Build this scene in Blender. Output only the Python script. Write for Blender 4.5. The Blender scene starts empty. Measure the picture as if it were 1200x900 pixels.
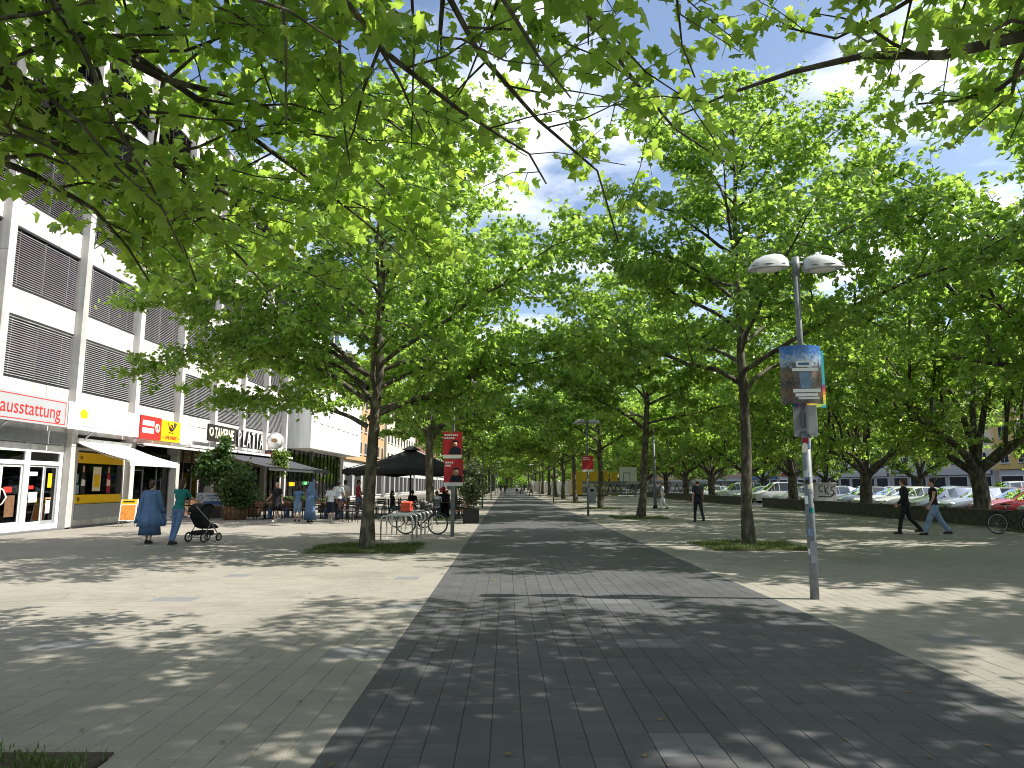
import bpy, bmesh, math, random
import numpy as np
from mathutils import Vector, Matrix

random.seed(7)
RNG = np.random.default_rng(11)
SC = bpy.context.scene
COL = SC.collection
R = math.radians

# ------------------------------------------------------------------ camera
FPX = 832.0; CAMH = 1.6
PIT = math.atan(118 / FPX); YAW = math.atan(6 / FPX)
cd = bpy.data.cameras.new('camera'); cam = bpy.data.objects.new('camera', cd); COL.objects.link(cam)
cam.location = (0, 0, CAMH); cam.rotation_euler = (R(90) + PIT, 0, -YAW)
cd.sensor_width = 36.0; cd.lens = 36.0 * FPX / 1200.0; cd.clip_start = 0.05; cd.clip_end = 2500
SC.camera = cam

# ------------------------------------------------------------------ light
SUN_EL, SUN_AZ = 50.0, -5.0            # azimuth from +X towards +Y
SD = Vector((math.cos(R(SUN_EL)) * math.cos(R(SUN_AZ)), math.cos(R(SUN_EL)) * math.sin(R(SUN_AZ)), math.sin(R(SUN_EL))))
sl = bpy.data.lights.new('sun', 'SUN'); sl.energy = 5.0; sl.angle = R(0.53); sl.color = (1.0, 0.95, 0.86)
so = bpy.data.objects.new('sun', sl); COL.objects.link(so); so.location = (30, 10, 60)
so.rotation_euler = SD.to_track_quat('Z', 'Y').to_euler()

W = bpy.data.worlds.new('World'); SC.world = W; W.use_nodes = True
wn = W.node_tree.nodes; wl = W.node_tree.links; wn.clear()
def wnode(t, **k):
    n = wn.new(t)
    for a, b in k.items(): setattr(n, a, b)
    return n
sky = wnode('ShaderNodeTexSky', sky_type='NISHITA', sun_disc=False, sun_elevation=R(SUN_EL), sun_rotation=R(90 - SUN_AZ), air_density=1.0, dust_density=1.6, ozone_density=1.2)
tc = wnode('ShaderNodeTexCoord'); sep = wnode('ShaderNodeSeparateXYZ'); wl.new(tc.outputs['Generated'], sep.inputs[0])
zmx = wnode('ShaderNodeMath', operation='MAXIMUM'); wl.new(sep.outputs['Z'], zmx.inputs[0]); zmx.inputs[1].default_value = 0.06
dv = []
for ax in 'XY':
    d = wnode('ShaderNodeMath', operation='DIVIDE'); wl.new(sep.outputs[ax], d.inputs[0]); wl.new(zmx.outputs[0], d.inputs[1]); dv.append(d)
cmb = wnode('ShaderNodeCombineXYZ'); wl.new(dv[0].outputs[0], cmb.inputs[0]); wl.new(dv[1].outputs[0], cmb.inputs[1])
mp = wnode('ShaderNodeMapping'); wl.new(cmb.outputs[0], mp.inputs[0]); mp.inputs['Location'].default_value = (3.1, 1.7, 0.0)
nz = wnode('ShaderNodeTexNoise'); nz.inputs['Scale'].default_value = 1.15; nz.inputs['Detail'].default_value = 9; nz.inputs['Roughness'].default_value = 0.55; nz.inputs['Distortion'].default_value = 0.25
wl.new(mp.outputs[0], nz.inputs['Vector'])
cr = wnode('ShaderNodeValToRGB'); cr.color_ramp.elements[0].position = 0.47; cr.color_ramp.elements[1].position = 0.66
wl.new(nz.outputs['Fac'], cr.inputs[0])
nz2 = wnode('ShaderNodeTexNoise'); nz2.inputs['Scale'].default_value = 4.0; nz2.inputs['Detail'].default_value = 6; wl.new(mp.outputs[0], nz2.inputs['Vector'])
cr2 = wnode('ShaderNodeValToRGB'); cr2.color_ramp.elements[0].color = (6.6, 6.9, 7.3, 1); cr2.color_ramp.elements[1].color = (9.0, 9.0, 9.1, 1)
cr2.color_ramp.elements[0].position = 0.3; cr2.color_ramp.elements[1].position = 0.6; wl.new(nz2.outputs['Fac'], cr2.inputs[0])
fd = wnode('ShaderNodeMapRange'); fd.inputs[1].default_value = 0.05; fd.inputs[2].default_value = 0.22; wl.new(sep.outputs['Z'], fd.inputs[0])
cf = wnode('ShaderNodeMath', operation='MULTIPLY'); wl.new(cr.outputs[0], cf.inputs[0]); wl.new(fd.outputs[0], cf.inputs[1])
mx = wnode('ShaderNodeMix', data_type='RGBA'); wl.new(cf.outputs[0], mx.inputs[0]); wl.new(sky.outputs[0], mx.inputs[6]); wl.new(cr2.outputs[0], mx.inputs[7])
bg = wnode('ShaderNodeBackground'); bg.inputs[1].default_value = 0.118; wl.new(mx.outputs[2], bg.inputs[0])
wo = wnode('ShaderNodeOutputWorld'); wl.new(bg.outputs[0], wo.inputs[0])

vs = SC.view_settings
SC.display_settings.display_device = 'sRGB'
vs.view_transform = 'Standard'; vs.look = 'None'; vs.gamma = 1.0; vs.exposure = 0.8; vs.use_curve_mapping = False
SC.render.engine = 'CYCLES'; SC.cycles.use_denoising = True; SC.cycles.max_bounces = 8
SC.cycles.transparent_max_bounces = 8; SC.cycles.transmission_bounces = 6; SC.cycles.diffuse_bounces = 6
SC.cycles.filter_width = 1.0; SC.cycles.sample_clamp_indirect = 6.0; SC.cycles.caustics_reflective = False; SC.cycles.caustics_refractive = False

# ------------------------------------------------------------------ pixel -> place
_fw = np.array([math.sin(YAW) * math.cos(PIT), math.cos(YAW) * math.cos(PIT), math.sin(PIT)])
_rt = np.array([math.cos(YAW), -math.sin(YAW), 0.0]); _up = np.cross(_rt, _fw)
def _ray(u, v): return _rt * (u - 600) / FPX + _up * (450 - v) / FPX + _fw
def gp(u, v):                      # point of the ground seen at a pixel
    r = _ray(u, v); t = -CAMH / r[2]; return (r[0] * t, r[1] * t)
def at_y(u, v, Y):
    r = _ray(u, v); t = Y / r[1]; return (r[0] * t, Y, CAMH + r[2] * t)
def proj(P):
    d = np.atleast_2d(P) - np.array([0, 0, CAMH]); c = d @ _fw
    c = np.where(c > 0.05, c, 1e9)
    return np.stack([600 + FPX * (d @ _rt) / c, 450 - FPX * (d @ _up) / c], 1), d @ _fw

# ------------------------------------------------------------------ materials
MATS = {}
def mat(name, col, rough=0.7, var=0.12, scale=3.0, bump=0.0, bscale=60.0, metal=0.0, spec=0.4, coat=0.0, col2=None, alpha=None, emit=None, obrand=0.0):
    if name in MATS: return MATS[name]
    m = bpy.data.materials.new(name); m.use_nodes = True; nt = m.node_tree; N = nt.nodes; L = nt.links
    b = N['Principled BSDF']; b.inputs['Roughness'].default_value = rough; b.inputs['Metallic'].default_value = metal
    b.inputs['Specular IOR Level'].default_value = spec
    if coat: b.inputs['Coat Weight'].default_value = coat; b.inputs['Coat Roughness'].default_value = 0.06
    c = (col[0], col[1], col[2], 1)
    t = N.new('ShaderNodeTexCoord')
    out = None
    if var > 0 or col2:
        n = N.new('ShaderNodeTexNoise'); n.inputs['Scale'].default_value = scale; n.inputs['Detail'].default_value = 6; n.inputs['Roughness'].default_value = 0.62
        L.new(t.outputs['Object'], n.inputs['Vector'])
        r = N.new('ShaderNodeValToRGB'); r.color_ramp.elements[0].position = 0.32; r.color_ramp.elements[1].position = 0.68
        L.new(n.outputs['Fac'], r.inputs[0])
        if col2:
            r.color_ramp.elements[0].color = c; r.color_ramp.elements[1].color = (col2[0], col2[1], col2[2], 1)
        else:
            r.color_ramp.elements[0].color = tuple(x * (1 - var) for x in c[:3]) + (1,); r.color_ramp.elements[1].color = tuple(min(1, x * (1 + var)) for x in c[:3]) + (1,)
        out = r.outputs[0]
    if obrand:
        oi = N.new('ShaderNodeObjectInfo'); h = N.new('ShaderNodeHueSaturation')
        mr = N.new('ShaderNodeMapRange'); mr.inputs[3].default_value = 1 - obrand; mr.inputs[4].default_value = 1 + obrand
        L.new(oi.outputs['Random'], mr.inputs[0]); L.new(mr.outputs[0], h.inputs['Value'])
        if out: L.new(out, h.inputs['Color'])
        else: h.inputs['Color'].default_value = c
        out = h.outputs[0]
    if out: L.new(out, b.inputs['Base Color'])
    else: b.inputs['Base Color'].default_value = c
    if bump:
        n2 = N.new('ShaderNodeTexNoise'); n2.inputs['Scale'].default_value = bscale; n2.inputs['Detail'].default_value = 5; L.new(t.outputs['Object'], n2.inputs['Vector'])
        bp = N.new('ShaderNodeBump'); bp.inputs['Strength'].default_value = bump; bp.inputs['Distance'].default_value = 0.02
        L.new(n2.outputs['Fac'], bp.inputs['Height']); L.new(bp.outputs[0], b.inputs['Normal'])
    if alpha is not None: b.inputs['Alpha'].default_value = alpha
    if emit: b.inputs['Emission Color'].default_value = (*emit[:3], 1); b.inputs['Emission Strength'].default_value = emit[3]
    MATS[name] = m; return m

def glass_mat(name, tint, dark=0.5):
    if name in MATS: return MATS[name]
    m = bpy.data.materials.new(name); m.use_nodes = True; N = m.node_tree.nodes; L = m.node_tree.links
    N.remove(N['Principled BSDF'])
    tr = N.new('ShaderNodeBsdfTransparent'); tr.inputs[0].default_value = (*[x * dark for x in tint], 1)
    gl = N.new('ShaderNodeBsdfGlossy'); gl.inputs['Roughness'].default_value = 0.015; gl.inputs[0].default_value = (0.95, 0.97, 1, 1)
    fr = N.new('ShaderNodeFresnel'); fr.inputs[0].default_value = 1.55
    ms = N.new('ShaderNodeMixShader'); L.new(fr.outputs[0], ms.inputs[0]); L.new(tr.outputs[0], ms.inputs[1]); L.new(gl.outputs[0], ms.inputs[2])
    L.new(ms.outputs[0], N['Material Output'].inputs[0]); MATS[name] = m; return m

def leaf_mat(name, c_dark, c_light, trans, tmix=0.42, rough=0.42):
    if name in MATS: return MATS[name]
    m = bpy.data.materials.new(name); m.use_nodes = True; N = m.node_tree.nodes; L = m.node_tree.links
    b = N['Principled BSDF']; b.inputs['Roughness'].default_value = rough; b.inputs['Specular IOR Level'].default_value = 0.45
    g = N.new('ShaderNodeNewGeometry'); r = N.new('ShaderNodeValToRGB')
    r.color_ramp.elements[0].color = (*c_dark, 1); r.color_ramp.elements[1].color = (*c_light, 1)
    nn = N.new('ShaderNodeTexNoise'); nn.inputs['Scale'].default_value = 0.9; nn.inputs['Detail'].default_value = 3; L.new(g.outputs['Position'], nn.inputs['Vector'])
    hs = N.new('ShaderNodeHueSaturation'); mh = N.new('ShaderNodeMapRange'); mh.inputs[1].default_value = .3; mh.inputs[2].default_value = .7; mh.inputs[3].default_value = 0.485; mh.inputs[4].default_value = 0.52; L.new(nn.outputs['Fac'], mh.inputs[0]); L.new(mh.outputs[0], hs.inputs['Hue'])
    mv = N.new('ShaderNodeMapRange'); mv.inputs[1].default_value = .3; mv.inputs[2].default_value = .7; mv.inputs[3].default_value = 1.2; mv.inputs[4].default_value = 0.8; L.new(nn.outputs['Fac'], mv.inputs[0]); L.new(mv.outputs[0], hs.inputs['Value'])
    L.new(g.outputs['Random Per Island'], r.inputs[0]); L.new(r.outputs[0], hs.inputs['Color']); L.new(hs.outputs[0], b.inputs['Base Color'])
    t = N.new('ShaderNodeBsdfTranslucent'); r2 = N.new('ShaderNodeValToRGB')
    r2.color_ramp.elements[0].color = (*[x * 0.7 for x in trans], 1); r2.color_ramp.elements[1].color = (*[x * 1.25 for x in trans], 1)
    L.new(g.outputs['Random Per Island'], r2.inputs[0]); L.new(r2.outputs[0], t.inputs[0])
    ms = N.new('ShaderNodeMixShader'); ms.inputs[0].default_value = tmix
    L.new(b.outputs[0], ms.inputs[1]); L.new(t.outputs[0], ms.inputs[2]); L.new(ms.outputs[0], N['Material Output'].inputs[0])
    MATS[name] = m; return m

GRID = 0.20375; GX0 = -1.12
def paving_mat(name, col, col_dirt, var=0.16, rough=0.8, mortar=None):
    m = bpy.data.materials.new(name); m.use_nodes = True; N = m.node_tree.nodes; L = m.node_tree.links
    b = N['Principled BSDF']; b.inputs['Specular IOR Level'].default_value = 0.35
    g = N.new('ShaderNodeNewGeometry')
    a = N.new('ShaderNodeVectorMath'); a.operation = 'ADD'; a.inputs[1].default_value = (-GX0 + GRID * 400, GRID * 400, 0); L.new(g.outputs['Position'], a.inputs[0])
    s = N.new('ShaderNodeVectorMath'); s.operation = 'DIVIDE'; s.inputs[1].default_value = (GRID, GRID, 1e6); L.new(a.outputs[0], s.inputs[0])
    f = N.new('ShaderNodeVectorMath'); f.operation = 'FLOOR'; L.new(s.outputs[0], f.inputs[0])
    wnz = N.new('ShaderNodeTexWhiteNoise'); wnz.noise_dimensions = '2D'; L.new(f.outputs[0], wnz.inputs['Vector'])
    mr = N.new('ShaderNodeMapRange'); mr.inputs[3].default_value = 1 - var; mr.inputs[4].default_value = 1 + var * 0.7; L.new(wnz.outputs['Value'], mr.inputs[0])
    n1 = N.new('ShaderNodeTexNoise'); n1.inputs['Scale'].default_value = 0.55; n1.inputs['Detail'].default_value = 7; n1.inputs['Roughness'].default_value = 0.65; L.new(g.outputs['Position'], n1.inputs['Vector'])
    r1 = N.new('ShaderNodeValToRGB'); r1.color_ramp.elements[0].color = (*col_dirt, 1); r1.color_ramp.elements[1].color = (*col, 1)
    r1.color_ramp.elements[0].position = 0.34; r1.color_ramp.elements[1].position = 0.55; L.new(n1.outputs['Fac'], r1.inputs[0])
    h = N.new('ShaderNodeHueSaturation'); L.new(r1.outputs[0], h.inputs['Color']); L.new(mr.outputs[0], h.inputs['Value'])
    n2 = N.new('ShaderNodeTexNoise'); n2.inputs['Scale'].default_value = 90; n2.inputs['Detail'].default_value = 4; L.new(g.outputs['Position'], n2.inputs['Vector'])
    r2 = N.new('ShaderNodeMapRange'); r2.inputs[1].default_value = 0.3; r2.inputs[2].default_value = 0.7; r2.inputs[3].default_value = 0.8; r2.inputs[4].default_value = 1.18; L.new(n2.outputs['Fac'], r2.inputs[0])
    h2 = N.new('ShaderNodeHueSaturation'); L.new(h.outputs[0], h2.inputs['Color']); L.new(r2.outputs[0], h2.inputs['Value'])
    # dark spots of old gum and leaf litter
    vo = N.new('ShaderNodeTexVoronoi'); vo.inputs['Scale'].default_value = 2.3; L.new(g.outputs['Position'], vo.inputs['Vector'])
    vr = N.new('ShaderNodeMapRange'); vr.inputs[1].default_value = 0.05; vr.inputs[2].default_value = 0.085; vr.inputs[3].default_value = 0.70; vr.inputs[4].default_value = 1.0; L.new(vo.outputs['Distance'], vr.inputs[0])
    h3 = N.new('ShaderNodeHueSaturation'); L.new(h2.outputs[0], h3.inputs['Color']); L.new(vr.outputs[0], h3.inputs['Value'])
    out = h3.outputs[0]
    if mortar:
        fr = N.new('ShaderNodeVectorMath'); fr.operation = 'FRACTION'; L.new(s.outputs[0], fr.inputs[0])
        sp = N.new('ShaderNodeSeparateXYZ'); L.new(fr.outputs[0], sp.inputs[0])
        lx = N.new('ShaderNodeMath'); lx.operation = 'LESS_THAN'; lx.inputs[1].default_value = 0.03; L.new(sp.outputs[0], lx.inputs[0])
        ly = N.new('ShaderNodeMath'); ly.operation = 'LESS_THAN'; ly.inputs[1].default_value = 0.03; L.new(sp.outputs[1], ly.inputs[0])
        mm = N.new('ShaderNodeMath'); mm.operation = 'MAXIMUM'; L.new(lx.outputs[0], mm.inputs[0]); L.new(ly.outputs[0], mm.inputs[1])
        mxx = N.new('ShaderNodeMix'); mxx.data_type = 'RGBA'; L.new(mm.outputs[0], mxx.inputs[0]); L.new(out, mxx.inputs[6]); mxx.inputs[7].default_value = (*mortar, 1)
        out = mxx.outputs[2]
    L.new(out, b.inputs['Base Color'])
    rr = N.new('ShaderNodeMapRange'); rr.inputs[3].default_value = rough - 0.15; rr.inputs[4].default_value = rough + 0.1; L.new(n1.outputs['Fac'], rr.inputs[0]); L.new(rr.outputs[0], b.inputs['Roughness'])
    bp = N.new('ShaderNodeBump'); bp.inputs['Strength'].default_value = 0.35; bp.inputs['Distance'].default_value = 0.004; L.new(n2.outputs['Fac'], bp.inputs['Height']); L.new(bp.outputs[0], b.inputs['Normal'])
    MATS[name] = m; return m

# ------------------------------------------------------------------ mesh builder
def basis(d):
    d = Vector(d).normalized(); a = Vector((0, 0, 1)) if abs(d.z) < 0.9 else Vector((1, 0, 0))
    x = a.cross(d).normalized(); return x, d.cross(x), d
class MB:
    def __init__(s): s.v = []; s.f = []; s.sm = []
    def add(s, vs, fs, smooth=False):
        o = len(s.v); s.v += [tuple(p) for p in vs]; s.f += [tuple(i + o for i in f) for f in fs]; s.sm += [smooth] * len(fs); return s
    def box(s, c, d, rz=0.0, M=None):
        x, y, z = d[0] / 2, d[1] / 2, d[2] / 2
        vs = [Vector((a * x, b * y, e * z)) for e in (-1, 1) for b in (-1, 1) for a in (-1, 1)]
        if rz: q = Matrix.Rotation(rz, 3, 'Z'); vs = [q @ v for v in vs]
        if M is not None: vs = [M @ v for v in vs]
        vs = [v + Vector(c) for v in vs]
        return s.add(vs, [(0, 2, 3, 1), (4, 5, 7, 6), (0, 1, 5, 4), (2, 6, 7, 3), (0, 4, 6, 2), (1, 3, 7, 5)])
    def bb(s, x0, x1, y0, y1, z0, z1): return s.box(((x0 + x1) / 2, (y0 + y1) / 2, (z0 + z1) / 2), (abs(x1 - x0), abs(y1 - y0), abs(z1 - z0)))
    def tube(s, pts, rad, n=8, cap=True, smooth=True):
        pts = [Vector(p) for p in pts]
        if not hasattr(rad, '__len__'): rad = [rad] * len(pts)
        vs = []; px = None
        for i, p in enumerate(pts):
            d = (pts[min(i + 1, len(pts) - 1)] - pts[max(i - 1, 0)])
            if d.length < 1e-9: d = Vector((0, 0, 1))
            d.normalize()
            if px is None: px, py, _ = basis(d)
            else:
                px = (px - d * px.dot(d))
                if px.length < 1e-6: px, py, _ = basis(d)
                px.normalize(); py = d.cross(px)
            for k in range(n):
                a = 2 * math.pi * k / n; vs.append(p + (px * math.cos(a) + py * math.sin(a)) * rad[i])
        fs = []
        for i in range(len(pts) - 1):
            for k in range(n):
                k2 = (k + 1) % n; fs.append((i * n + k, i * n + k2, (i + 1) * n + k2, (i + 1) * n + k))
        s.add(vs, fs, smooth)
        if cap:
            o = len(s.v) - len(vs); s.f.append(tuple(o + k for k in reversed(range(n)))); s.f.append(tuple(o + (len(pts) - 1) * n + k for k in range(n))); s.sm += [False, False]
        return s
    def lathe(s, prof, n=16, c=(0, 0, 0), sx=1, sy=1, smooth=True, M=None, fold=None):
        vs = []
        for i, (r, z) in enumerate(prof):
            for k in range(n):
                a = 2 * math.pi * k / n; q = r
                if fold: q = r * fold(a, i / (len(prof) - 1))
                p = Vector((q * math.cos(a) * sx, q * math.sin(a) * sy, z))
                if M is not None: p = M @ p
                vs.append(p + Vector(c))
        fs = []
        for i in range(len(prof) - 1):
            for k in range(n): fs.append((i * n + k, i * n + (k + 1) % n, (i + 1) * n + (k + 1) % n, (i + 1) * n + k))
        if prof[0][0] > 1e-5: fs.append(tuple(reversed(range(n))))
        if prof[-1][0] > 1e-5: fs.append(tuple((len(prof) - 1) * n + k for k in range(n)))
        return s.add(vs, fs, smooth)
    def ell(s, c, r, n=12, m=8, M=None):
        pr = [(max(1e-6, math.sin(math.pi * i / m)), -math.cos(math.pi * i / m)) for i in range(m + 1)]
        Q = Matrix.Diagonal((r[0], r[1], r[2]))
        if M is not None: Q = M @ Q
        return s.lathe(pr, n, c, M=Q)
    def cap(s, p, q, ra, rb, n=10):
        p = Vector(p); q = Vector(q); d = q - p; L = d.length
        x, y, z = basis(d if L > 1e-6 else (0, 0, 1)); M = Matrix((x, y, z)).transposed()
        pr = [(max(1e-5, ra * math.sin(t)), -ra * math.cos(t)) for t in np.linspace(0, math.pi / 2, 4)] + [(max(1e-5, rb * math.cos(t)), L + rb * math.sin(t)) for t in np.linspace(0, math.pi / 2, 4)]
        return s.lathe(pr, n, p, M=M)
    def torus(s, c, Rr, r, axis, n=28, m=8, a0=0, a1=2 * math.pi):
        x, y, z = basis(axis); c = Vector(c); full = abs(a1 - a0 - 2 * math.pi) < 1e-6
        pts = [c + (x * math.cos(a0 + (a1 - a0) * i / n) + y * math.sin(a0 + (a1 - a0) * i / n)) * Rr for i in range(n + (0 if full else 1))]
        vs = []
        for i, p in enumerate(pts):
            d = (p - c).normalized()
            for k in range(m):
                a = 2 * math.pi * k / m; vs.append(p + (d * math.cos(a) + z * math.sin(a)) * r)
        fs = []; N = len(pts)
        for i in range(N if full else N - 1):
            j = (i + 1) % N
            for k in range(m): fs.append((i * m + k, j * m + k, j * m + (k + 1) % m, i * m + (k + 1) % m))
        return s.add(vs, fs, True)
    def prism(s, poly, d, ax='x', off=0.0):      # polygon (a,b) pushed along an axis from off to off+d
        n = len(poly)
        def P(a, b, t): return {'x': (t, a, b), 'y': (a, t, b), 'z': (a, b, t)}[ax]
        vs = [P(a, b, off) for a, b in poly] + [P(a, b, off + d) for a, b in poly]
        return s.add(vs, [tuple(range(n)), tuple(reversed(range(n, 2 * n)))] + [(i, i + n, (i + 1) % n + n, (i + 1) % n) for i in range(n)])
    def mesh(s, name):
        me = bpy.data.meshes.new(name); me.from_pydata(s.v, [], s.f); me.polygons.foreach_set('use_smooth', s.sm); me.update()
        bm = bmesh.new(); bm.from_mesh(me); bmesh.ops.recalc_face_normals(bm, faces=bm.faces); bm.to_mesh(me); bm.free(); return me
    def build(s, name, m, parent=None, bevel=0.0, loc=None):
        return obj(name, s.mesh(name), m, parent, bevel, loc)
def obj(name, me, m, parent=None, bevel=0.0, loc=None):
    o = bpy.data.objects.new(name, me); COL.objects.link(o)
    if m is not None:
        m = MATS[m] if isinstance(m, str) else m
        if not me.materials: me.materials.append(m)
        elif me.materials[0] != m:
            o.material_slots[0].link = 'OBJECT'; o.material_slots[0].material = m
    if parent is not None: o.parent = parent
    if loc is not None: o.location = loc
    if bevel:
        b = o.modifiers.new('bevel', 'BEVEL'); b.width = bevel; b.segments = 2; b.limit_method = 'ANGLE'
    return o
def tag(o, label, cat, group=None, kind=None):
    if label: o['label'] = label
    if cat: o['category'] = cat
    if group: o['group'] = group
    if kind: o['kind'] = kind
    return o
def thing(name, label, cat, loc=(0, 0, 0), rz=0.0, group=None):
    o = bpy.data.objects.new(name, None); COL.objects.link(o); o.empty_display_size = 0.1
    o.location = loc; o.rotation_euler = (0, 0, rz); return tag(o, label, cat, group)
def struct(o): o['kind'] = 'structure'; return o
def copy_tree(o, parent=None):
    c = o.copy(); COL.objects.link(c); c.parent = parent
    for ch in o.children: copy_tree(ch, c)
    return c
def place(o, loc, rz=0.0, s=1.0, label=None, group=None):
    o.location = loc; o.rotation_euler = (0, 0, rz); o.scale = (s, s, s)
    if label: o['label'] = label
    if group: o['group'] = group
    return o
def text(name, body, size, loc, rot, m, parent, ex=0.004, shear=0.0, align='CENTER', bold=0.0, sx=1.0):
    cu = bpy.data.curves.new(name, 'FONT'); cu.body = body; cu.size = size; cu.extrude = ex; cu.shear = shear; cu.align_x = align; cu.align_y = 'CENTER'; cu.offset = bold; cu.resolution_u = 3
    t = bpy.data.objects.new(name, cu); COL.objects.link(t)
    me = bpy.data.meshes.new_from_object(t); bpy.data.objects.remove(t); bpy.data.curves.remove(cu)
    me.name = name; me.materials.clear()
    o = obj(name, me, m, parent); o.location = loc; o.rotation_euler = rot; o.scale = (sx, 1, 1); return o
FACE_X = (R(90), 0, R(90))       # lettering that faces +X
FACE_C = (R(90), 0, 0)           # lettering that faces the camera
def curve_strip(mb, pts, w, plane_x):      # flat brush stroke on a plane x = const, points (y, z)
    for i in range(len(pts) - 1):
        (a, b), (c, d) = pts[i], pts[i + 1]; L = math.hypot(c - a, d - b) or 1e-6; nx, ny = -(d - b) / L * w / 2, (c - a) / L * w / 2
        mb.add([(plane_x, a + nx, b + ny), (plane_x, a - nx, b - ny), (plane_x, c - nx, d - ny), (plane_x, c + nx, d + ny)], [(0, 1, 2, 3)])
    return mb

# common materials
for a in [('concrete_white', (0.60, 0.58, 0.545), 0.75, 0.13, 0.9, 0.15, 40), ('concrete_pillar', (0.56, 0.545, 0.52), 0.75, 0.1, 1.6, 0.15, 40),
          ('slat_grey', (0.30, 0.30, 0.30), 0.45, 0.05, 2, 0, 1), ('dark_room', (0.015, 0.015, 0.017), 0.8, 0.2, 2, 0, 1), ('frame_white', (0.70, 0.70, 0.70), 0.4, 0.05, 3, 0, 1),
          ('frame_dark', (0.03, 0.03, 0.032), 0.4, 0.1, 3, 0, 1), ('grey_metal', (0.30, 0.31, 0.33), 0.45, 0.1, 4, 0.05, 50), ('sign_white', (0.82, 0.82, 0.81), 0.35, 0.03, 2, 0, 1),
          ('sign_grey', (0.40, 0.41, 0.43), 0.4, 0.03, 2, 0, 1), ('red', (0.62, 0.035, 0.03), 0.4, 0.05, 3, 0, 1), ('yellow', (0.86, 0.52, 0.01), 0.4, 0.05, 3, 0, 1),
          ('ink', (0.02, 0.018, 0.016), 0.6, 0.1, 3, 0, 1), ('cream', (0.80, 0.74, 0.55), 0.5, 0.05, 3, 0, 1), ('pale_grey', (0.45, 0.45, 0.45), 0.6, 0.05, 3, 0, 1),
          ('awning_white', (0.78, 0.78, 0.77), 0.8, 0.04, 5, 0.05, 80), ('awning_dark', (0.045, 0.047, 0.055), 0.85, 0.2, 4, 0.1, 60), ('black_cloth', (0.012, 0.012, 0.015), 0.85, 0.3, 6, 0.1, 80),
          ('wood', (0.16, 0.085, 0.045), 0.6, 0.35, 8, 0.2, 30), ('chair_dark', (0.025, 0.02, 0.018), 0.5, 0.2, 6, 0, 1), ('rubber', (0.012, 0.012, 0.012), 0.8, 0.2, 6, 0, 1),
          ('steel', (0.55, 0.56, 0.57), 0.32, 0.1, 8, 0, 1), ('lamp_pole', (0.17, 0.19, 0.21), 0.5, 0.25, 9, 0.1, 60), ('lamp_shell', (0.52, 0.54, 0.57), 0.38, 0.08, 6, 0, 1),
          ('granite', (0.135, 0.14, 0.15), 0.7, 0.5, 120, 0.1, 150), ('iron', (0.12, 0.085, 0.06), 0.6, 0.3, 30, 0.2, 80), ('soil', (0.06, 0.045, 0.03), 0.95, 0.4, 12, 0.5, 40),
          ('denim', (0.10, 0.17, 0.32), 0.85, 0.25, 9, 0.2, 120), ('denim_light', (0.20, 0.29, 0.43), 0.85, 0.3, 8, 0.2, 120), ('robe_blue', (0.10, 0.18, 0.33), 0.85, 0.15, 7, 0.15, 100),
          ('teal', (0.012, 0.17, 0.16), 0.85, 0.15, 7, 0.1, 100), ('shirt_white', (0.62, 0.66, 0.74), 0.85, 0.1, 7, 0.1, 100), ('navy', (0.018, 0.022, 0.04), 0.85, 0.2, 7, 0.1, 100),
          ('skin', (0.52, 0.30, 0.21), 0.55, 0.06, 10, 0, 1), ('hair_brown', (0.06, 0.03, 0.018), 0.6, 0.4, 25, 0.3, 90), ('hair_blond', (0.36, 0.22, 0.10), 0.6, 0.3, 25, 0.3, 90),
          ('hair_black', (0.008, 0.007, 0.007), 0.5, 0.3, 25, 0.2, 90), ('shoe_white', (0.6, 0.6, 0.6), 0.6, 0.1, 9, 0, 1), ('shoe_dark', (0.02, 0.018, 0.016), 0.6, 0.1, 9, 0, 1),
          ('shirt_red', (0.30, 0.02, 0.03), 0.85, 0.1, 7, 0.1, 100), ('asphalt', (0.055, 0.055, 0.057), 0.9, 0.3, 5, 0.3, 200), ('tile_white', (0.74, 0.74, 0.72), 0.6, 0.05, 1, 0, 1),
          ('orange_wall', (0.48, 0.29, 0.15), 0.8, 0.08, 1, 0.1, 30), ('plastic_black', (0.015, 0.015, 0.016), 0.45, 0.1, 4, 0, 1), ('blue_print', (0.03, 0.09, 0.28), 0.5, 0.2, 6, 0, 1)]:
    mat(a[0], a[1], a[2], a[3], a[4], a[5], a[6], metal=0.85 if a[0] == 'steel' else 0.0)
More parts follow.
